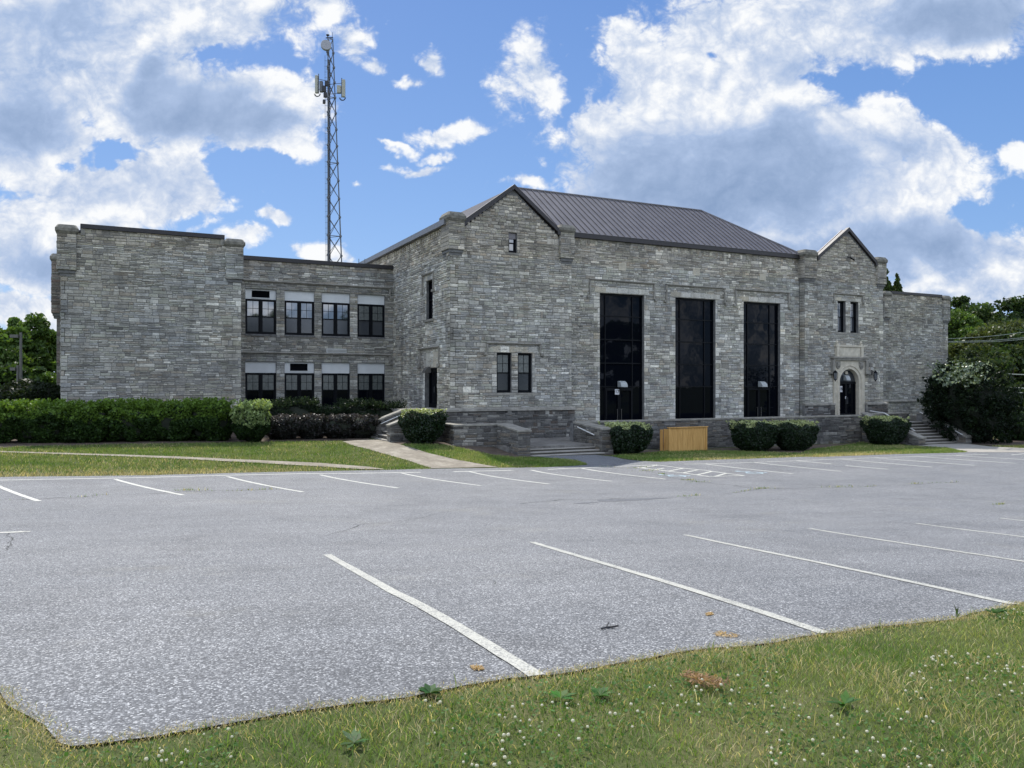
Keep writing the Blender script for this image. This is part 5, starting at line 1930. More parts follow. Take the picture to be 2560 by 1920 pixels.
def shrub(name, label, cat, x, y, rx, ry, h, base, alt, n=9000, leaf=.06, top_flat=4.0, under=.62, rough=.08, seed=0, group=None, m='gleaf', tops=None, sprigs=0, zoff=0.0, lean=0.0, tz=.88, core=True):
    """clipped shrub: leaves spread over a lumpy flat-topped shell round a twig core"""
    zb = g1(x, y) - .05 + zoff
    t = thing(name, label, cat, (x, y, zb), group)
    k = rng.normal(size=(n, 3))
    k /= np.linalg.norm(k, axis=1)[:, None]
    # superellipsoid: flat top, vertical sides narrowing to the ground
    e = 1 / ((np.abs(k[:, 0]) ** top_flat + np.abs(k[:, 1]) ** top_flat * 1 + np.abs(k[:, 2]) ** top_flat) ** (1 / top_flat))
    p = k * e[:, None]
    lump = np.array([mnoise.noise((a * 1.7 + seed, b * 1.7, c * 1.7 + x)) for a, b, c in p])
    rr = 1 + lump * rough * 2 + rng.normal(0, .025, n) - np.abs(rng.normal(0, .05, n))
    p = p * rr[:, None]
    zz = (p[:, 2] + 1) / 2
    tap = under + (1 - under) * np.clip(zz * 1.15, 0, 1) ** .8
    X = x + p[:, 0] * rx * tap + lean * zz
    Y = y + p[:, 1] * ry * tap
    Z = zb + .04 + zz * h
    P = np.stack([X, Y, Z], 1)
    cols = tint(base, n, .2, alt, .3)
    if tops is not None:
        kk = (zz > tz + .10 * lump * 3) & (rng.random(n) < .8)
        cols[kk] = tint(tops, kk.sum(), .25)  # paler leaf colour on top, mostly standing in for sunlight
    nb = k * .9
    sz_ = rng.uniform(.6, 1.3, n) * leaf
    if sprigs:
        ps, nb2 = [], []
        for i in range(sprigs):
            bx_, by_ = x + rng.uniform(-.85, .85) * rx, y + rng.uniform(-.85, .85) * ry
            hh = rng.uniform(.04, .16) if cat == 'bush' and group else rng.uniform(.08, .42)
            dx, dy = rng.normal(0, .1, 2)
            for q in range(14):
                f = q / 13
                ps.append((bx_ + dx * f + rng.normal(0, .025), by_ + dy * f + rng.normal(0, .025), zb + h * .97 + hh * f))
        ps = np.array(ps)
        P = np.concatenate([P, ps])
        nb = np.concatenate([nb, np.zeros((len(ps), 3))])
        cols = np.concatenate([cols, tint(tops or alt, len(ps), .2)])
        sz_ = np.concatenate([sz_, rng.uniform(.6, 1.1, len(ps)) * leaf])
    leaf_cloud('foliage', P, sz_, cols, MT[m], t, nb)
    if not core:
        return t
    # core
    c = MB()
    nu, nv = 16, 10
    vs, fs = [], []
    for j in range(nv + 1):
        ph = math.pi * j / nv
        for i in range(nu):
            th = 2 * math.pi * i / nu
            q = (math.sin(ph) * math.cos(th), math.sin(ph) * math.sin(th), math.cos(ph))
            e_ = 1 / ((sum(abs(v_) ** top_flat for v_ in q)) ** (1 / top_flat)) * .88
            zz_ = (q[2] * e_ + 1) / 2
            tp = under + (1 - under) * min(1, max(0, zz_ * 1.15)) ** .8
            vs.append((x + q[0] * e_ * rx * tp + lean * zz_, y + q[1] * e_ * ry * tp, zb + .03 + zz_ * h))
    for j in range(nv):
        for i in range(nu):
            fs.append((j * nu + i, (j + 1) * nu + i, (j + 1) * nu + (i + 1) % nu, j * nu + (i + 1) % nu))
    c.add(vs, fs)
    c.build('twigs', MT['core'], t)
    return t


GB, GA = (.012, .026, .010), (.020, .042, .014)
# clipped bushes: position from their base in the photograph
def at_px(u, v, back=0.9):
    gx, gy = G(u, v)
    L = math.hypot(gx, gy)
    return gx + gx / L * back * .6, gy + gy / L * back * .6


bushes = [((1056, 1099), 1.02, .95, 1.36, 'round-shouldered clipped bush below the side door steps', 33.6),
          ((1564, 1126), 1.18, 1.05, 1.48, 'clipped bush immediately right of the broad steps', 31.0),
          ((1886, 1118), 1.22, 1.1, 1.42, 'left bush of the touching pair right of the timber enclosure', 31.2),
          ((1984, 1120), 1.18, 1.1, 1.42, 'right bush of the touching pair right of the timber enclosure', 30.7),
          ((2213, 1104), 1.25, 1.1, 1.25, 'clipped bush left of the long flight of nine steps', 31.2)]
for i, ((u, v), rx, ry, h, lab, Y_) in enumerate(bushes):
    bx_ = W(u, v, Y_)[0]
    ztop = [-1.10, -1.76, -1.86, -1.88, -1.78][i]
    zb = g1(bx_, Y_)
    shrub('bush', lab, 'bush', bx_, Y_, rx, ry, ztop - zb + .02, GB, GA, 15000, .062, 3.6, .58, .07, i * 7, 'clipped bushes along the stone walls', tops=(.36, .40, .19), sprigs=50, tz=.88)  # tops: cream sunlit fringe put into the leaf colour

# hedge along the left wing
HB, HA = (.022, .046, .011), (.040, .078, .016)
hx = -5.4
segs = []
while hx < 4.0:
    segs.append(hx)
    hx += 1.62
poss = ['leftmost and sunlit, rounded off towards the lawn', 'second from the left, at the wing corner', 'third from the left, against the blank stone wing', 'fourth from the left, against the blank stone wing', 'fifth from the left, against the blank stone wing', 'rightmost, touching the pale sprouting bush']
for i, hx in enumerate(segs):
    Y_ = 37.9 + .1 * math.sin(i * 2)
    zb = g1(hx + .8, Y_)
    shrub('hedge_shrub', 'leafy hedge shrub ' + poss[min(i, 5)], 'hedge', hx + .8, Y_, 1.0 if i else 1.15, 1.05, -0.88 - zb + .05 * math.sin(i * 3), HB, HA, 17000, .085, 4.0, .80 if i else .62, .17, 40 + i, 'hedge in front of the left wing', 'leaf', tops=(.10, .17, .028), sprigs=170, tz=.66)  # tops: sunlit yellow-green painted into the upper leaves
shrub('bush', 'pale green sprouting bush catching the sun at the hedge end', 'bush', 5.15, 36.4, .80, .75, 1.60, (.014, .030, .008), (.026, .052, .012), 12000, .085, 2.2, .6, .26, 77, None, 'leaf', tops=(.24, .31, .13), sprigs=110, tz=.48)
# purple barberries and wispy greenery under the classroom windows
for i in range(4):
    x_ = 6.7 + i * 1.25
    shrub('barberry_bush', ['dark purple bush nearest the pale sprouting bush', 'second dark purple bush from the pale sprouting bush', 'third dark purple bush, left of the side steps', 'dark purple bush touching the side steps'][i], 'bush', x_, 37.6 + .1 * (i % 2), .85, .8, 1.10, (.015, .017, .013), (.032, .025, .026), 9000, .06, 2.6, .75, .18, 90 + i, 'dark purple bushes under the classroom windows', 'gleaf', tops=(.05, .042, .042), sprigs=20)
for i in range(5):
    x_ = 6.4 + i * 1.5
    shrub('juniper', ['feathery green shrub behind the leftmost purple bush', 'feathery green shrub below the second lower window', 'feathery green shrub below the third lower window', 'feathery green shrub below the fourth lower window', 'feathery green shrub in the corner by the hall wall'][i], 'shrub', x_, 40.2, 1.1, 1.0, 1.42 + .22 * math.sin(i * 2.3), (.016, .028, .014), (.026, .042, .02), 7000, .06, 2.0, .7, .3, 120 + i, 'feathery shrubs under the classroom windows', 'leaf', sprigs=190)
shrub('bush', 'dark evergreen bush tucked behind the left corner of the building', 'bush', -4.3, 48.5, 2.0, 1.6, 2.35, (.014, .024, .010), (.02, .03, .012), 9000, .11, 2.4, .7, .12, 150, None, 'leaf')

# great yew beside the long stairs
yx, yy = 46.05, 30.7
yz = g1(yx, yy)
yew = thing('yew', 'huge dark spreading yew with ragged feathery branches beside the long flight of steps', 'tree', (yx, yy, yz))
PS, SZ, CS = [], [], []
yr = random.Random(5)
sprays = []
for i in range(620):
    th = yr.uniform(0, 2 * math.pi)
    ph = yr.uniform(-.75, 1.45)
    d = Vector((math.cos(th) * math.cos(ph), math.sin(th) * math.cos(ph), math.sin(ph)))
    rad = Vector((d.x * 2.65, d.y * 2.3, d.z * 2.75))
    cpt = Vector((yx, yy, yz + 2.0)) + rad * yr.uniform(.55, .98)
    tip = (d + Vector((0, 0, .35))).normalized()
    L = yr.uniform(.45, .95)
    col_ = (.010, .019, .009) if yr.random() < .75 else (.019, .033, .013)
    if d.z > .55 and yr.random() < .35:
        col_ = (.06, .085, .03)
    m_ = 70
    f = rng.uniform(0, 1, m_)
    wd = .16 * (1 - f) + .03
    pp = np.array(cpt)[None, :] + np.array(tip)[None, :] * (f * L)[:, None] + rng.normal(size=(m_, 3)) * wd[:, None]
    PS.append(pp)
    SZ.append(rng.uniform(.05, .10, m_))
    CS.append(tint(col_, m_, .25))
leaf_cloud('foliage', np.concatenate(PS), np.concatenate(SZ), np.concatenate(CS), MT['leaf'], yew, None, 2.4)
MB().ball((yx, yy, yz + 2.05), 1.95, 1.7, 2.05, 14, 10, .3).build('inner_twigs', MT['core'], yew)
tk = MB()
for i in range(5):
    tk.tube((yx + yr.uniform(-.3, .3), yy + yr.uniform(-.3, .3), yz - .1), (yx + yr.uniform(-1.2, 1.2), yy + yr.uniform(-1.2, 1.2), yz + 1.6), .13, .07)
tk.build('trunk', MT['bark'], yew)


# ------------------------------------------------------------------ trees
def crown_pts(r_, cx, cz, R_, H, nb, per, base, alt, leaf, flat=1.0, droop=0):
    """leaf clumps on limbs: uneven crown with gaps"""
    P, S, C, blob = [], [], [], []
    for i in range(nb):
        th = r_.uniform(0, 2 * math.pi)
        f = r_.random() ** .6
        zz = r_.uniform(-1, 1)
        rr = math.sqrt(max(0, 1 - zz * zz)) ** .8
        k = .82 + .35 * mnoise.noise((math.cos(th) * 1.5 + cx, math.sin(th) * 1.5, zz * 1.5))
        x = math.cos(th) * R_ * rr * k * (.45 + .55 * f)
        y = math.sin(th) * R_ * rr * k * (.45 + .55 * f)
        z = cz + zz * H * .5 * k
        br = R_ * r_.uniform(.13, .26)
        blob.append((x, y, z, br))
        lum = r_.uniform(.7, 1.35)
        q = rng.normal(size=(per, 3))
        q /= np.linalg.norm(q, axis=1)[:, None]
        q *= (rng.random(per) ** .45)[:, None] * br * np.array([1.15, 1.15, .75 * flat])[None, :]
        P.append(q + np.array([x, y, z]))
        S.append(rng.uniform(.7, 1.4, per) * leaf)
        C.append(tint(base, per, .2, alt, .3) * lum)
    return np.concatenate(P), np.concatenate(S), np.clip(np.concatenate(C), .003, 1), blob


def tree(label, x, y, H, R_, base, alt, seed, name='tree', trunk=.28, nb=60, per=260, leaf=.2, group=None, cat='tree', narrow=1.0, low=.18):
    z = g1(x, y) - .2
    t = thing(name, label, cat, (x, y, z), group)
    r_ = random.Random(seed)
    ch = H * (1 - low)
    P, S, C, bl = crown_pts(r_, seed, H * low + ch / 2, R_, ch, nb, per, base, alt, leaf, narrow)
    leaf_cloud('crown', P + np.array([x, y, z]), S, C, MT['leaf'], t)
    tk = MB()
    tk.tube((x, y, z), (x, y, z + H * .45), H * .022, H * .014, 9)
    tk.tube((x, y, z + H * .45), (x + .2, y, z + H * .85), H * .014, H * .004, 7)
    for b in bl[::3]:
        z0_ = z + H * r_.uniform(.22, .6)
        tk.tube((x, y, z0_), (x + b[0] * .85, y + b[1] * .85, z + b[2]), H * .007, H * .002, 5)
    tk.build('trunk', MT['bark'], t)
    return t


def place(u, dist):
    xc = (u - 1280) / FPX
    return ((CY * xc + SY) * dist, (CY - SY * xc) * dist)


def ht(v, dist):
    return (HOR - v) / FPX * dist


shrub('bush', 'silvery leaf scatter standing in for glossy sunlit highlights on the yew', 'bush', *place(2402, 44.6), 1.35, 1.2, 1.15, (.07, .10, .06), (.26, .31, .24), 800, .10, 2.0, .7, .8, 160, None, 'gleaf', zoff=3.5, core=False)  # extra pale leaves, the yew's sunlit glints put into their colour
GRN, GRN2 = (.060, .105, .024), (.085, .135, .030)
DGR, DGR2 = (.032, .056, .019), (.048, .076, .023)
OLV, OLV2 = (.062, .082, .030), (.088, .105, .038)
# left group
for (u, dd_, vt, R_, b, a_, lab, sd_) in [
        (75, 78, 782, 3.6, GRN, GRN2, 'tallest bushy tree at the left edge behind the light poles', 301),
        (-5, 74, 812, 3.8, GRN, GRN2, 'broad bushy tree cut off by the left edge', 302),
        (128, 84, 818, 3.0, GRN, GRN2, 'bright leafy tree partly hidden by the left corner of the building', 303),
        (30, 66, 905, 3.2, DGR, GRN, 'low dark tree in front of the left tree group', 304),
        (110, 68, 925, 2.6, GRN, GRN2, 'low leafy tree just left of the building corner', 305),
        (-60, 80, 790, 4.2, GRN, GRN2, 'tall tree beyond the left edge of the lot', 306)]:
    x_, y_ = place(u, dd_)
    tree(lab, x_, y_, ht(vt, dd_) + 2.6, R_, b, a_, sd_, nb=80, per=230, leaf=.24, low=.05)
# right group
for (u, dd_, vt, R_, b, a_, lab, sd_, lo) in [
        (2398, 92, 778, 4.3, GRN, GRN2, 'bright yellow-green tree right against the building corner', 311, .1),
        (2480, 84, 815, 4.6, OLV, OLV2, 'olive green tree with pale upper twigs right of the bright tree', 312, .15),
        (2555, 78, 792, 4.8, OLV, OLV2, 'spreading olive tree at the right edge above the wires', 313, .15),
        (2452, 66, 880, 3.6, DGR2, OLV, 'dark green oak just above the yew', 314, .1),
        (2530, 62, 870, 4.2, DGR, OLV, 'large dark oak with open lower limbs at the right edge', 315, .15),
        (2600, 70, 800, 4.6, DGR, OLV, 'tall dark tree beyond the right edge', 316, .1),
        (2565, 58, 960, 3.0, DGR, DGR2, 'low dark tree behind the yew at the right edge', 317, .0),
        (2500, 112, 752, 6.2, DGR, DGR2, 'dark ridge tree second from the right edge', 318, .05),
        (2400, 118, 738, 5.4, DGR, DGR2, 'dark ridge tree rising above the bright tree', 319, .05),
        (2445, 120, 744, 4.4, DGR, DGR2, 'small dark ridge tree between the two taller crowns', 320, .05),
        (2560, 112, 728, 6.0, DGR, DGR2, 'tallest dark ridge tree at the right edge', 321, .05),
        (2640, 110, 735, 6.0, DGR, DGR2, 'dark ridge tree beyond the right edge', 322, .05),
        (2375, 112, 760, 5.0, DGR, DGR2, 'dark ridge tree peeping past the building roof', 323, .05)]:
    x_, y_ = place(u, dd_)
    tree(lab, x_, y_, ht(vt, dd_) + 3.3, R_, b, a_, sd_, nb=85 if dd_ < 100 else 70, per=230, leaf=.22 if dd_ < 100 else .3, low=lo)
x_, y_ = place(2545, 50)
shrub('bush', 'low bright green bush in front of the brown wall', 'bush', x_, y_, 1.4, 1.2, 1.7, (.03, .06, .02), (.04, .08, .025), 6000, .12, 2.4, .8, .15, 170, None, 'leaf')
for (u, vt, lab, sd_) in [(2212, 652, 'tall narrow poplar tip just right of the second gable', 331), (2227, 690, 'short poplar tip between the two taller tips', 332), (2246, 676, 'thin poplar tip above the east wing roof', 333), (2258, 712, 'lowest poplar tip above the east wing roof', 334)]:
    x_, y_ = place(u, 96)
    tree(lab, x_, y_, ht(vt, 96) + 2.8, .75, OLV, GRN, sd_, 'poplar', nb=210, per=90, leaf=.17, narrow=3.0, low=.35)
# trees across the road behind the camera, mirrored in the windows
pr = None
for i, (x_, y_, H, R_) in enumerate([(-14, -34, 12, 5), (4, -42, 13, 5.5), (22, -46, 12.5, 6), (38, -44, 14, 6), (56, -40, 12, 5.5), (74, -36, 13, 6), (14, -52, 15, 6), (-32, -40, 14, 6)]):
    if pr is None:
        pr = tree('leafy tree across the road behind the photographer', x_, y_, 12.5, 5.5, DGR2, GRN, 351, nb=60, per=170, leaf=.36, group='trees across the road behind the camera', low=.1)
        pr.scale = (1, 1, H / 12.5)
    else:
        c = copy_tree(pr)
        c.location = (x_, y_, g1(x_, y_) - .2)
        c.scale = (R_ / 5.5, R_ / 5.5, H / 11.0)
        c.rotation_euler = (0, 0, i * 1.3)
        c['label'] = 'leafy tree across the road behind the photographer, ' + ['', 'just left of straight behind', 'behind the middle parking bays', 'mirrored in the first tall window', 'mirrored in the middle tall window', 'mirrored in the last tall window', 'the tallest, set back from the row', 'farthest left behind the grass'][i]

# ------------------------------------------------------------------ mast
TD = 78.0
tx, ty = place(836, TD)
tz = g1(tx, ty)
ztop = ht(97, TD)
zbv = ht(660, TD)
mast = thing('radio_mast', 'tall three-legged steel lattice mast rising behind the classroom block', 'mast', (tx, ty, tz))
mperp = Vector((CY, -SY, 0))
mdep = Vector((SY, CY, 0))


def leg_pt(k, z):
    f = (z - zbv) / (ztop - zbv)
    # legs converge upwards; the left pair stands almost plumb
    xl = (818 + (818 - 818) * f - 836) / FPX * TD
    xm = (823.5 + (821 - 823.5) * f - 836) / FPX * TD
    xr = (854 + (831.5 - 854) * f - 836) / FPX * TD
    w_ = (xr - xl)
    if k == 0:
        p = mperp * xl + mdep * (w_ * .45)
    elif k == 1:
        p = mperp * xm - mdep * (w_ * .45)
    else:
        p = mperp * xr
    return Vector((tx, ty, z)) + p


for k in range(3):
    mb = MB()
    mb.tube(leg_pt(k, tz), leg_pt(k, ztop), .075, .05, 8)
    mb.build('leg', MT['steel'], mast)
lv, z = [], tz
hgt = 2.2
while z < ztop:
    lv.append(z)
    f = max(0, (z - zbv) / (ztop - zbv))
    z += 1.95 - .6 * max(0, min(1, f))
lv.append(ztop)
mb = MB()
for i in range(len(lv) - 1):
    for a, b in ((0, 1), (1, 2), (2, 0)):
        mb.tube(leg_pt(a, lv[i]), leg_pt(b, lv[i + 1]), .028, n=5)
        mb.tube(leg_pt(b, lv[i]), leg_pt(a, lv[i + 1]), .028, n=5)
    if i % 4 == 0 or i == len(lv) - 2:
        for a, b in ((0, 1), (1, 2), (2, 0)):
            mb.tube(leg_pt(a, lv[i + 1]), leg_pt(b, lv[i + 1]), .032, n=5)
    for k in range(3):
        p = leg_pt(k, lv[i])
        mb.box(p.x - .1, p.x + .1, p.y - .1, p.y + .1, p.z - .09, p.z + .09)
mb.build('bracing', MT['steel'], mast)
mb = MB()
for q in range(4):
    o_ = Vector((-.05 + .07 * q, -.06 - .05 * (q % 2), 0))
    mb.path([leg_pt(0, z_) * .6 + leg_pt(1, z_) * .4 + o_ for z_ in np.linspace(tz, ztop - 2, 9)], .035, 5)
mb.build('feeder_cables', MT['cable'], mast)
ld = MB()
for sx in (-.32, -.22):
    ld.path([leg_pt(0, z_) + mperp * sx for z_ in np.linspace(tz, ztop - 1.5, 6)], .012, 4)
z = tz + .3
while z < ztop - 1.6:
    ld.tube(leg_pt(0, z) - mperp * .36, leg_pt(0, z), .012, n=4)
    z += .55
ld.build('ladder', MT['steel'], mast)


def mp(u, v, dep=0.0):
    x_, y_ = place(u, TD)
    return Vector((x_, y_, ht(v, TD))) + mdep * dep


def panel_antenna(u0, u1, v0, v1, upole, boxu, lab, dep):
    t = thing('panel_antenna', lab, 'antenna', mp((u0 + u1) / 2, v1, dep), 'panel antennas on the mast')
    a, b = mp(u0, v0, dep), mp(u1, v1, dep)
    mb = MB()
    w_ = (b - a)
    pl_ = [a + mdep * -.12, a + mperp * ((u1 - u0) / FPX * TD) - mdep * .12]
    zt, zb_ = a.z, b.z
    P = [pl_[0], pl_[1], pl_[1] + mdep * .3, pl_[0] + mdep * .3]
    mb.hexa([(p.x, p.y, zb_) for p in P], [(p.x, p.y, zt) for p in P])
    mb.build('panel', MT['antenna'], t, bevel=.03)
    mb = MB()
    mb.tube(mp(upole, v0 - 4, dep), mp(upole, v1 + 1, dep), .045)
    mb.build('pole', MT['steel'], t)
    mb = MB()
    p0, p1 = mp(boxu[0], boxu[2], dep), mp(boxu[1], boxu[3], dep)
    w_ = (boxu[1] - boxu[0]) / FPX * TD
    q = [p0 - mdep * .1, p0 - mdep * .1 + mperp * w_, p0 + mdep * .25 + mperp * w_, p0 + mdep * .25]
    mb.hexa([(p.x, p.y, p1.z) for p in q], [(p.x, p.y, p0.z) for p in q])
    mb.build('radio_unit', MT['antenna'] if boxu[0] > 830 else MT['steel'], t, bevel=.02)
    mb = MB()
    for k in range(3):
        c = mp((upole + (u0 + u1) / 2) / 2, v1 + 2, dep - .05 * k)
        r0 = .22 + .05 * k
        mb.path([c + mperp * (r0 * math.cos(s_)) + Vector((0, 0, r0 * math.sin(s_))) for s_ in np.linspace(math.pi, 2 * math.pi, 8)], .022, 5)
    mb.build('cable_loop', MT['cable'], t)
    mb = MB()
    for v_ in (v0 + 9, v1 - 10):
        mb.tube(mp(upole, v_, dep), mp(822, v_ + 3, 0), .03)
    mb.build('arm', MT['steel'], t)


panel_antenna(789.4, 796, 191, 235, 798, (800.5, 808, 205, 232), 'left cream panel antenna bracketed to the mast', -.3)
panel_antenna(855, 862.5, 198.5, 242, 854, (842, 851.5, 213, 232), 'right cream panel antenna with a boxy radio unit', 0.0)
dsh = thing('dish_antenna', 'round grey dish antenna near the top of the mast', 'antenna', mp(817, 130))
mb = MB()
c = mp(818, 117.5, -.5)
ax_ = (-mdep * .9 + mperp * .25).normalized()
mb.tube(c - ax_ * .25, c + ax_ * .12, .50, .50, 24)
mb.build('radome', MT['dish'], dsh, bevel=.03)
mb = MB()
mb.tube(c - ax_ * .25, mp(819, 119, 0), .07)
mb.tube(mp(818, 103, -.2), mp(818, 134, -.2), .06)
mb.build('bracket', MT['steel'], dsh)
mb = MB()
mb.tube(mp(819, 97), mp(819, 89), .05)
mb.tube(mp(819, 88), mp(819, 86), .16, .16, 10)
mb.tube(mp(831, 97), mp(831, 80), .018)
mb.tube(mp(814, 94), mp(832, 93), .05)
mb.build('beacon', MT['cable'], mast)
mb = MB()
for (u, v, s_) in ((812, 225, .35), (815, 240, .3), (818, 212, .28), (812, 257, .22)):
    p = mp(u, v, -.35)
    mb.box(p.x - s_ / 2, p.x + s_ / 2, p.y - .15, p.y + .15, p.z - s_ * .8, p.z + s_ * .8)
mb.build('junction_boxes', MT['cable'], mast)

# ------------------------------------------------------------------ lot lights, fence, wall, wires
def light_pole(u, vt, dist, armlen, lab):
    x_, y_ = place(u, dist)
    z0_ = g1(x_, y_)
    t = thing('light_pole', lab, 'light pole', (x_, y_, z0_))
    zt = ht(vt, dist)
    MB().tube((x_, y_, z0_ - .1), (x_, y_, zt), .12, .09, 8).build('pole', MT['bronze'], t)
    a = Vector((x_, y_, zt - .35))
    b = a - mperp * armlen
    mb = MB()
    q = [b - mdep * .2, a - mperp * .12 - mdep * .2, a - mperp * .12 + mdep * .2, b + mdep * .2]
    mb.hexa([(p.x, p.y, zt - .42) for p in q], [(p.x, p.y, zt - .18) for p in q])
    mb.tube(a, a - mperp * .2, .05)
    mb.build('lamp_head', MT['bronze'], t)


light_pole(52, 831, 62, .75, 'taller bronze light pole at the left edge with a box lamp head')
light_pole(44.5, 913, 62, .5, 'shorter bronze light pole left of the taller pole')
x_, y_ = place(30, 62)
fn = thing('guard_wall', 'low dark brown barrier with an orange panel behind the hedge at the left edge', 'barrier', (x_, y_, g1(x_, y_)))
za, zb_ = ht(983.5, 62), ht(999, 62)
a, b = Vector((*place(-90, 62), 0)), Vector((*place(92, 62), 0))
P = [a, b, b + mdep * .25, a + mdep * .25]
MB().hexa([(p.x, p.y, zb_ - 1.2) for p in P], [(p.x, p.y, za) for p in P]).build('barrier', MT['brown'], fn)
a, b = Vector((*place(-40, 62), 0)), Vector((*place(26, 62), 0))
P = [a - mdep * .05, b - mdep * .05, b - mdep * .01, a - mdep * .01]
MB().hexa([(p.x, p.y, ht(997.5, 62)) for p in P], [(p.x, p.y, ht(989.5, 62)) for p in P]).build('orange_panel', MT['orange'], fn)

x_, y_ = place(2560, 52)
rw = thing('retaining_wall', 'low brown retaining wall beyond the grass at the right edge', 'wall', (x_, y_, g1(x_, y_)))
a, b = Vector((*place(2490, 54), 0)), Vector((*place(2720, 50), 0))
P = [a, b, b + mdep * .4, a + mdep * .4]
zz = g1(x_, y_)
MB().hexa([(p.x, p.y, zz - .5) for p in P], [(p.x, p.y, ht(1060, 52)) for p in P]).build('wall', MT['brown'], rw)
p_ = [G(2490, 1092), G(2560, 1092.5), G(2680, 1093), G(2680, 1088), G(2560, 1087.6), G(2490, 1087.4)]
sheet('path', p_, .03, MT['concrete'], .8, .0, .5)
for k, (a, b) in enumerate((((2340, 850), (2620, 821)), ((2340, 855.5), (2620, 837)), ((2340, 857.5), (2620, 841.5)), ((2518, 935), (2640, 935.5)), ((2512, 968), (2640, 971)), ((2512, 979), (2640, 984.5)))):
    mb = MB()
    dA = 65.0 if k < 3 else 56.0
    if k < 3:
        a = (2371, a[1] + (b[1] - a[1]) * 31 / 280)
    pa = Vector((*place(a[0], dA), ht(a[1], dA)))
    pb = Vector((*place(b[0], dA - 2), ht(b[1], dA - 2)))
    ext_ = (pa - pb) * 0
    pts = []
    for t_ in np.linspace(0, 1, 12):
        p = (pa + ext_).lerp(pb, t_)
        p.z -= .5 * math.sin(t_ * math.pi) * (.3 if k < 3 else .1)
        pts.append(p)
    mb.path(pts, .022 if k < 3 else .035, 5)
    tag(mb.build('overhead_wire', MT['wire']), ['uppermost wire crossing the trees at the right edge', 'second wire below the uppermost one at the right edge', 'third wire close beneath the second at the right edge', 'pale wire right of the yew, highest of the lower set', 'pale wire right of the yew, middle of the lower set', 'pale wire right of the yew, lowest of all'][k], 'wire', 'overhead wires at the right')


# ------------------------------------------------------------------ lawns
def pts_in(poly, n, excl=()):
    a = np.array(poly)
    lo, hi = a.min(0), a.max(0)
    out_ = np.zeros((0, 2))
    while len(out_) < n:
        p = rng.uniform(lo, hi, (n * 2, 2))
        k = in_poly(p[:, 0], p[:, 1], poly)
        for e in excl:
            k &= ~in_poly(p[:, 0], p[:, 1], e)
        if k.sum() == 0 and len(out_) == 0:
            return out_
        out_ = np.concatenate([out_, p[k]])
    return out_[:n]


def vnoise(x, y, s_, seed=0.0):
    return np.array([mnoise.noise((a * s_ + seed, b * s_, seed)) for a, b in zip(x, y)])


def edge_dist(p, poly):
    a = np.array(poly)
    b = np.roll(a, -1, 0)
    d = np.full(len(p), 1e9)
    for i in range(len(a)):
        ab = b[i] - a[i]
        L = (ab ** 2).sum()
        t = np.clip(((p - a[i]) @ ab) / (L + 1e-12), 0, 1)
        q = a[i] + t[:, None] * ab
        d = np.minimum(d, np.hypot(*(p - q).T))
    return d


def blades(name, p, h, w_, cols, bend=.5):
    """one tapering blade per point, two faces each"""
    n = len(p)
    z = gz(p[:, 0], p[:, 1])
    b = np.stack([p[:, 0], p[:, 1], z], 1)
    th = rng.uniform(0, 2 * np.pi, n)
    wd = np.stack([np.cos(th), np.sin(th), np.zeros(n)], 1) * w_[:, None] / 2
    ph = rng.uniform(0, 2 * np.pi, n)
    ln = np.stack([np.cos(ph), np.sin(ph), np.zeros(n)], 1) * (h * bend * rng.uniform(.2, 1.3, n))[:, None]
    up = np.array([0, 0, 1.0])[None, :] * h[:, None]
    m1 = b + up * .55 + ln * .3
    tp = b + up + ln
    V = np.stack([b - wd, b + wd, m1 - wd * .8, m1 + wd * .8, tp - wd * .12, tp + wd * .12], 1).reshape(-1, 3)
    i = np.arange(n)[:, None] * 6
    F = np.concatenate([i + np.array([[0, 1, 3, 2]]), i + np.array([[2, 3, 5, 4]])], 0)
    C = np.concatenate([cols, cols], 0)
    o = np_mesh(name, V, F, C, MT['blade'], None, (float(p[:, 0].mean()), float(p[:, 1].mean()), float(z.mean())))
    return o


def grass_cols(p, dry, bright=1.0):
    n = len(p)
    g = np.array([[.078, .135, .029]]) * np.ones((n, 1))
    g2 = np.array([[.150, .180, .062]])
    br = np.array([[.33, .275, .165]])
    v = (vnoise(p[:, 0], p[:, 1], .9, 3.1) * 1.2 + .5 + rng.normal(0, .25, n)).clip(0, 1)[:, None]
    c = g * (1 - v) + g2 * v
    k = (rng.random(n) < dry)[:, None]
    c = np.where(k, br * (1 + rng.normal(0, .2, (n, 1))), c)
    return np.clip(c * (1 + rng.normal(0, .26, (n, 1))), .01, 1) * (1.46 * bright)


# near lawn
ne = [(nearp[0][0] - .6, nearp[0][1] + .4)] + nearp + [(ext.x * .35 + nearp[-1][0] * .65, ext.y * .35 + nearp[-1][1] * .65)]
nl = ne + [(16, 1.0), (9, .6), (3, 1.2), (-1.2, 1.6), (-3.4, 2.6), (-3.6, 4.2)]
NP = pts_in(nl, 330000, [LOT])
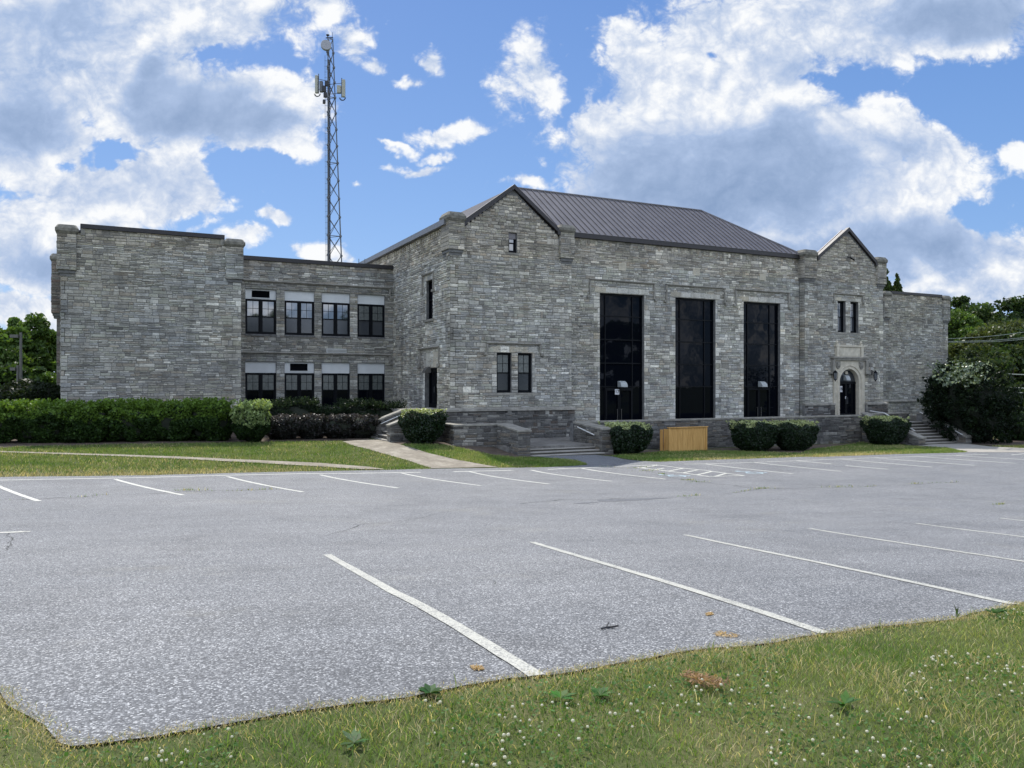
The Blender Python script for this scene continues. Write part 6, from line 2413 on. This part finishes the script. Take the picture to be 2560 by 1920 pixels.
# keep what the picture and a step to the side could see
yc = NP[:, 0] * SY + NP[:, 1] * CY
xc = NP[:, 0] * CY - NP[:, 1] * SY
k = (yc > 2.2) & (np.abs(xc / yc) < .95)
NP0, NP = NP[~k], NP[k]
NP = np.concatenate([NP, NP0[::2]])
ed = edge_dist(NP, nearp + nearp[::-1])
vn = vnoise(NP[:, 0], NP[:, 1], 1.6, 8.0)
vn2 = vnoise(NP[:, 0], NP[:, 1], .7, 2.0)
dry = np.clip(.10 + .80 * np.exp(-ed / .10) + .50 * np.clip(vn, 0, 1) + .35 * np.clip(vn2, 0, 1), 0, .96)
hh = rng.uniform(.016, .042, len(NP)) * (.45 + .55 * np.clip(ed / .25, 0, 1)) * (1 + .6 * vn2 + .5 * vn)
tag(blades('grass', NP, hh, rng.uniform(.0022, .0045, len(NP)), grass_cols(NP, dry), 1.1), 'mown clover-dotted grass in the foreground below the car park', 'grass', None, 'stuff')
# the same turf further out, thinner
wide = [(-9, 8.6), (-3.5, 4.7)] + nearp + [(ext.x, ext.y), (ext.x + 8, ext.y - 6), (20, -6), (-4, -6), (-10, 2)]
WP = pts_in(wide, 150000, [LOT, nl])
wd_ = edge_dist(WP, nearp + nearp[::-1])
tag(blades('grass', WP, rng.uniform(.025, .05, len(WP)), rng.uniform(.005, .010, len(WP)), grass_cols(WP, np.clip(.15 + .6 * np.exp(-wd_ / .15), 0, .9)), 1.1), 'mown grass carrying on beside and behind the foreground clover patch', 'grass', None, 'stuff')
# taller stems
tp_ = NP[rng.choice(len(NP), 1500, False)]
tag(blades('grass', tp_, rng.uniform(.045, .10, len(tp_)), rng.uniform(.003, .006, len(tp_)), grass_cols(tp_, np.full(len(tp_), .15)), .5), 'scattered taller stems standing in the foreground grass', 'grass', None, 'stuff')
# clover: leaves and flower heads
clp = NP[(ed > .12) & (vnoise(NP[:, 0], NP[:, 1], 1.1, 20.0) > -.05)]
cl_ = clp[rng.choice(len(clp), 20000, False)]
z = gz(cl_[:, 0], cl_[:, 1]) + rng.uniform(.015, .045, len(cl_))
o = leaf_cloud('clover', np.stack([cl_[:, 0], cl_[:, 1], z], 1), rng.uniform(.010, .020, len(cl_)), tint((.06, .13, .03), len(cl_), .2), MT['blade'], None, np.array([[0, 0, 2.0]]), 1.1)
tag(o, 'green clover leaves among the foreground grass', 'clover', None, 'stuff')
fp = clp[rng.choice(len(clp), 2600, False)]
fy = vnoise(fp[:, 0], fp[:, 1], 1.3, 31.0)
fp = fp[fy > -.10][:1300]
fz = gz(fp[:, 0], fp[:, 1])
VV, FF, CC = [], [], []
for (a, b), c0 in zip(fp, fz):
    hgt_ = rnd.uniform(.035, .065)
    r0 = rnd.uniform(.004, .0085)
    o_ = len(VV)
    nu, nv = 7, 4
    for j in range(nv + 1):
        ph = math.pi * j / nv
        for i in range(nu):
            th = 2 * math.pi * i / nu
            kk = r0 * (1 + .25 * (rnd.random() - .5))
            VV.append((a + kk * math.sin(ph) * math.cos(th), b + kk * math.sin(ph) * math.sin(th), c0 + hgt_ + kk * .9 * math.cos(ph)))
    for j in range(nv):
        for i in range(nu):
            FF.append((o_ + j * nu + i, o_ + (j + 1) * nu + i, o_ + (j + 1) * nu + (i + 1) % nu, o_ + j * nu + (i + 1) % nu))
            CC.append((.62, .60, .52) if j < 3 else (.42, .33, .22))
    o_ = len(VV)
    VV += [(a - .001, b, c0), (a + .001, b, c0), (a + .001, b, c0 + hgt_), (a - .001, b, c0 + hgt_)]
    FF.append((o_, o_ + 1, o_ + 2, o_ + 3))
    CC.append((.07, .13, .03))
o = np_mesh('clover_flowers', np.array(VV), np.array(FF), np.array(CC), MT['blade'], None, (3, 2.5, -1.5))
tag(o, 'white clover flower heads dotting the foreground grass', 'flowers', None, 'stuff')


# broad-leaved weeds, fallen straw
def weed(u, v, lab, n, L, base=(.06, .14, .03), up=.6, name='weed', cat='weed', grp='weeds in the foreground grass', w_=.016):
    x_, y_ = G(u, v)
    z_ = g1(x_, y_)
    V, F, C = [], [], []
    for i in range(n):
        th = rnd.uniform(0, 2 * math.pi)
        l = L * rnd.uniform(.6, 1.1)
        d = Vector((math.cos(th), math.sin(th), 0))
        s_ = Vector((-d.y, d.x, 0)) * w_ * rnd.uniform(.7, 1.2)
        u_ = up * rnd.uniform(.5, 1.2)
        a = Vector((x_, y_, z_ + .02))
        hz_ = min(1, 1 / max(.4, u_))
        m1 = a + d * l * .5 * hz_ + Vector((0, 0, l * .4 * u_))
        tp = a + d * l * hz_ + Vector((0, 0, l * .55 * u_))
        o_ = len(V)
        V += [tuple(a), tuple(m1 - s_), tuple(tp), tuple(m1 + s_)]
        F.append((o_, o_ + 1, o_ + 2, o_ + 3))
        C.append(tuple(c * rnd.uniform(.8, 1.25) for c in base))
    o = np_mesh(name, np.array(V), np.array(F), np.array(C), MT['blade'], None, (x_, y_, z_))
    tag(o, lab, cat, grp)


weed(1075, 1742, 'dark broad-leaved weed at the edge of the tarmac', 16, .08, (.03, .075, .018), .6)
weed(885, 1868, 'large pale dandelion rosette low in the foreground grass', 12, .10, (.055, .115, .03), .45, w_=.016)
weed(1500, 1748, 'bright leafy weed left of the reddish clippings', 18, .075, (.045, .11, .022), .5)
weed(1402, 1755, 'small round-leaved weed further left in the grass', 9, .08, (.06, .15, .03), .6)
weed(2392, 1553, 'tall thin-stalked weed on the grass edge at the right', 9, .085, (.05, .085, .03), 2.2, w_=.004)
weed(2485, 1540, 'flat dark weed beside the tall thin-stalked one', 14, .12, (.035, .085, .02), .6)
weed(1780, 1662, 'pale arching grass tuft near the painted line end', 12, .11, (.14, .19, .07), 1.6, w_=.004)
weed(2110, 1770, 'leafy rosette in the middle of the right foreground', 12, .10, (.05, .12, .03), .6)
sp_ = [G(1700, 1705), G(1725, 1700), G(1790, 1715), G(1825, 1726), G(1790, 1736), G(1730, 1730)]
sn = pts_in(sp_, 480)
z = gz(sn[:, 0], sn[:, 1]) + rng.uniform(.03, .06, len(sn))
o = leaf_cloud('dry_clippings', np.stack([sn[:, 0], sn[:, 1], z], 1), rng.uniform(.004, .007, len(sn)), tint((.30, .19, .115), len(sn), .3), MT['blade'], None, np.array([[0, 0, 1.5]]), 6.0)
tag(o, 'reddish dry clippings lying on the foreground grass', 'clippings', None, 'stuff')
for i, (pp, lab) in enumerate((([(1782, 1587), (1800, 1583), (1850, 1592), (1840, 1600), (1790, 1596)], 'tan straw scatter on the tarmac near the painted line end'), ([(1764, 1538), (1778, 1535), (1782, 1541), (1768, 1543)], 'small tan straw wisp further up the tarmac'), ([(1175, 1671), (1205, 1672), (1210, 1680), (1185, 1681)], 'curled tan straw bits left of the nearest painted line'))):
    q = [G(*p) for p in pp]
    sn = pts_in(q, 130)
    z = gz(sn[:, 0], sn[:, 1]) + .016
    o = leaf_cloud('straw', np.stack([sn[:, 0], sn[:, 1], z], 1), rng.uniform(.004, .008, len(sn)), tint((.42, .30, .16), len(sn), .2), MT['blade'], None, np.array([[0, 0, 3.0]]), 5.0)
    tag(o, lab, 'straw', None, 'stuff')
# twig on the tarmac
q = [G(1503, 1578), G(1515, 1575), G(1525, 1574), G(1536, 1572)]
mb = MB()
mb.path([(a, b, g1(a, b) + .018) for a, b in q], .006, 5)
mb.tube((q[1][0], q[1][1], g1(*q[1]) + .018), (q[1][0] + .05, q[1][1] + .04, g1(*q[1]) + .036), .004)
mb.tube((q[2][0], q[2][1], g1(*q[2]) + .018), (q[2][0] + .03, q[2][1] - .05, g1(*q[2]) + .036), .006)
tag(mb.build('twig', MT['cable']), 'small black twig lying on the tarmac between two painted lines', 'twig')


# far lawns
def far_lawn(lab, poly, n, hgt_, dryedge=None, dry0=.12, wd=(.010, .022), bright=.86):
    p = pts_in(poly, n, EXCL)
    v1 = vnoise(p[:, 0], p[:, 1], .35, 5.0)
    dr_ = np.clip(dry0 + .35 * v1, 0, .9)
    if dryedge is not None:
        e = edge_dist(p, dryedge)
        dr_ = np.clip(dr_ + .9 * np.exp(-e / .9), 0, .95)
    h = rng.uniform(hgt_ * .5, hgt_ * 1.3, len(p))
    tag(blades('grass', p, h, rng.uniform(*wd, len(p)), grass_cols(p, dr_, bright), .7), lab, 'grass', None, 'stuff')


fl_ = farp[:5]
left_lawn = [(-14, 24.2)] + [G(*q) for q in [(-60, 1193)]] + farp[1:5] + [G(1078, 1171), G(1018, 1152), G(955, 1134.5), G(880, 1114), G(861, 1104)] + [G(700, 1105), G(300, 1112), G(60, 1117), (-4, 35.3), (-14, 36)]
far_lawn('mown grass between the hedge and the car park left of the concrete path', left_lawn, 90000, .075, [G(*q) for q in [(-60, 1193), (0, 1193), (370, 1189), (741, 1181)]] * 1, .10)
mid_lawn = [G(*q) for q in [(1000, 1112.5), (1020, 1111), (1109, 1113), (1166, 1123.6), (1228, 1138), (1290, 1143), (1332, 1145), (1392, 1147), (1436, 1151), (1470, 1161), (1440, 1165), (1280, 1169), (1246, 1169), (1180, 1157.5), (1144, 1151), (1068, 1133)]]
far_lawn('small wedge of grass between the concrete path and the broad steps', mid_lawn, 16000, .075, None, .05, bright=1.0)
right_lawn = [G(*q) for q in [(1530, 1141), (1622, 1132), (1671, 1127.5), (1769, 1126), (1900, 1128), (2000, 1133), (2030, 1122), (2150, 1105.5), (2220, 1107), (2285, 1116), (2367, 1120), (2421, 1131), (2367, 1133), (2231, 1136), (2055, 1142.6), (1807, 1149), (1650, 1155), (1603, 1153)]]
far_lawn('narrow strip of grass below the terrace wall beside the marked bays', right_lawn, 42000, .08, [G(*q) for q in [(1807, 1150), (2055, 1143), (2231, 1136.5)]], .05, bright=1.0)
far_lawn('open grass beyond the yew at the right edge', [G(2480, 1118), G(2560, 1129), G(2680, 1129), G(2680, 1094), G(2560, 1093), G(2490, 1093)], 16000, .09, None, .3)
# grass growing in the cracks
cw = []
for p in weed_at:
    if mnoise.noise((p.x * .9, p.y * .9, 11)) > .12:
        for _ in range(2):
            cw.append((p.x + rnd.gauss(0, .05), p.y + rnd.gauss(0, .02)))
for (u, v, n_, s_) in ((470, 1227, 60, .16), (600, 1228, 30, .3), (665, 1225, 30, .3), (1595, 1170, 70, .35), (1625, 1177, 70, .3), (1655, 1186, 50, .1), (1722, 1201, 60, .15), (1750, 1206, 40, .25), (1910, 1222, 60, .2), (2095, 1218, 50, .3), (2290, 1210, 40, .2), (2500, 1262, 40, .12), (1710, 1242, 20, .1), (1740, 1240, 20, .1)):
    a, b = G(u, v)
    for _ in range(n_):
        cw.append((a + rnd.gauss(0, s_), b + rnd.gauss(0, .04)))
cw = np.array(cw)
tag(blades('grass', cw, rng.uniform(.02, .09, len(cw)), rng.uniform(.008, .016, len(cw)), grass_cols(cw, np.full(len(cw), .25)), .6), 'tufts of grass sprouting from the cracks of the car park', 'grass', None, 'stuff')
# dead grass fringe spilling over the near tarmac edge
fr_ = []
for a, b in zip(nearp[:-1], nearp[1:]):
    L = math.dist(a, b)
    for _ in range(int(L * 900)):
        t_ = rnd.random()
        fr_.append((a[0] + (b[0] - a[0]) * t_ + rnd.gauss(0, .035), a[1] + (b[1] - a[1]) * t_ + rnd.gauss(0, .035)))
fr_ = np.array(fr_)
o = blades('grass', fr_, rng.uniform(.008, .024, len(fr_)), rng.uniform(.002, .004, len(fr_)), grass_cols(fr_, np.full(len(fr_), .78)), 1.4)
o.location.z += .006
tag(o, 'dead tan grass fringe along the near edge of the car park', 'grass', None, 'stuff')
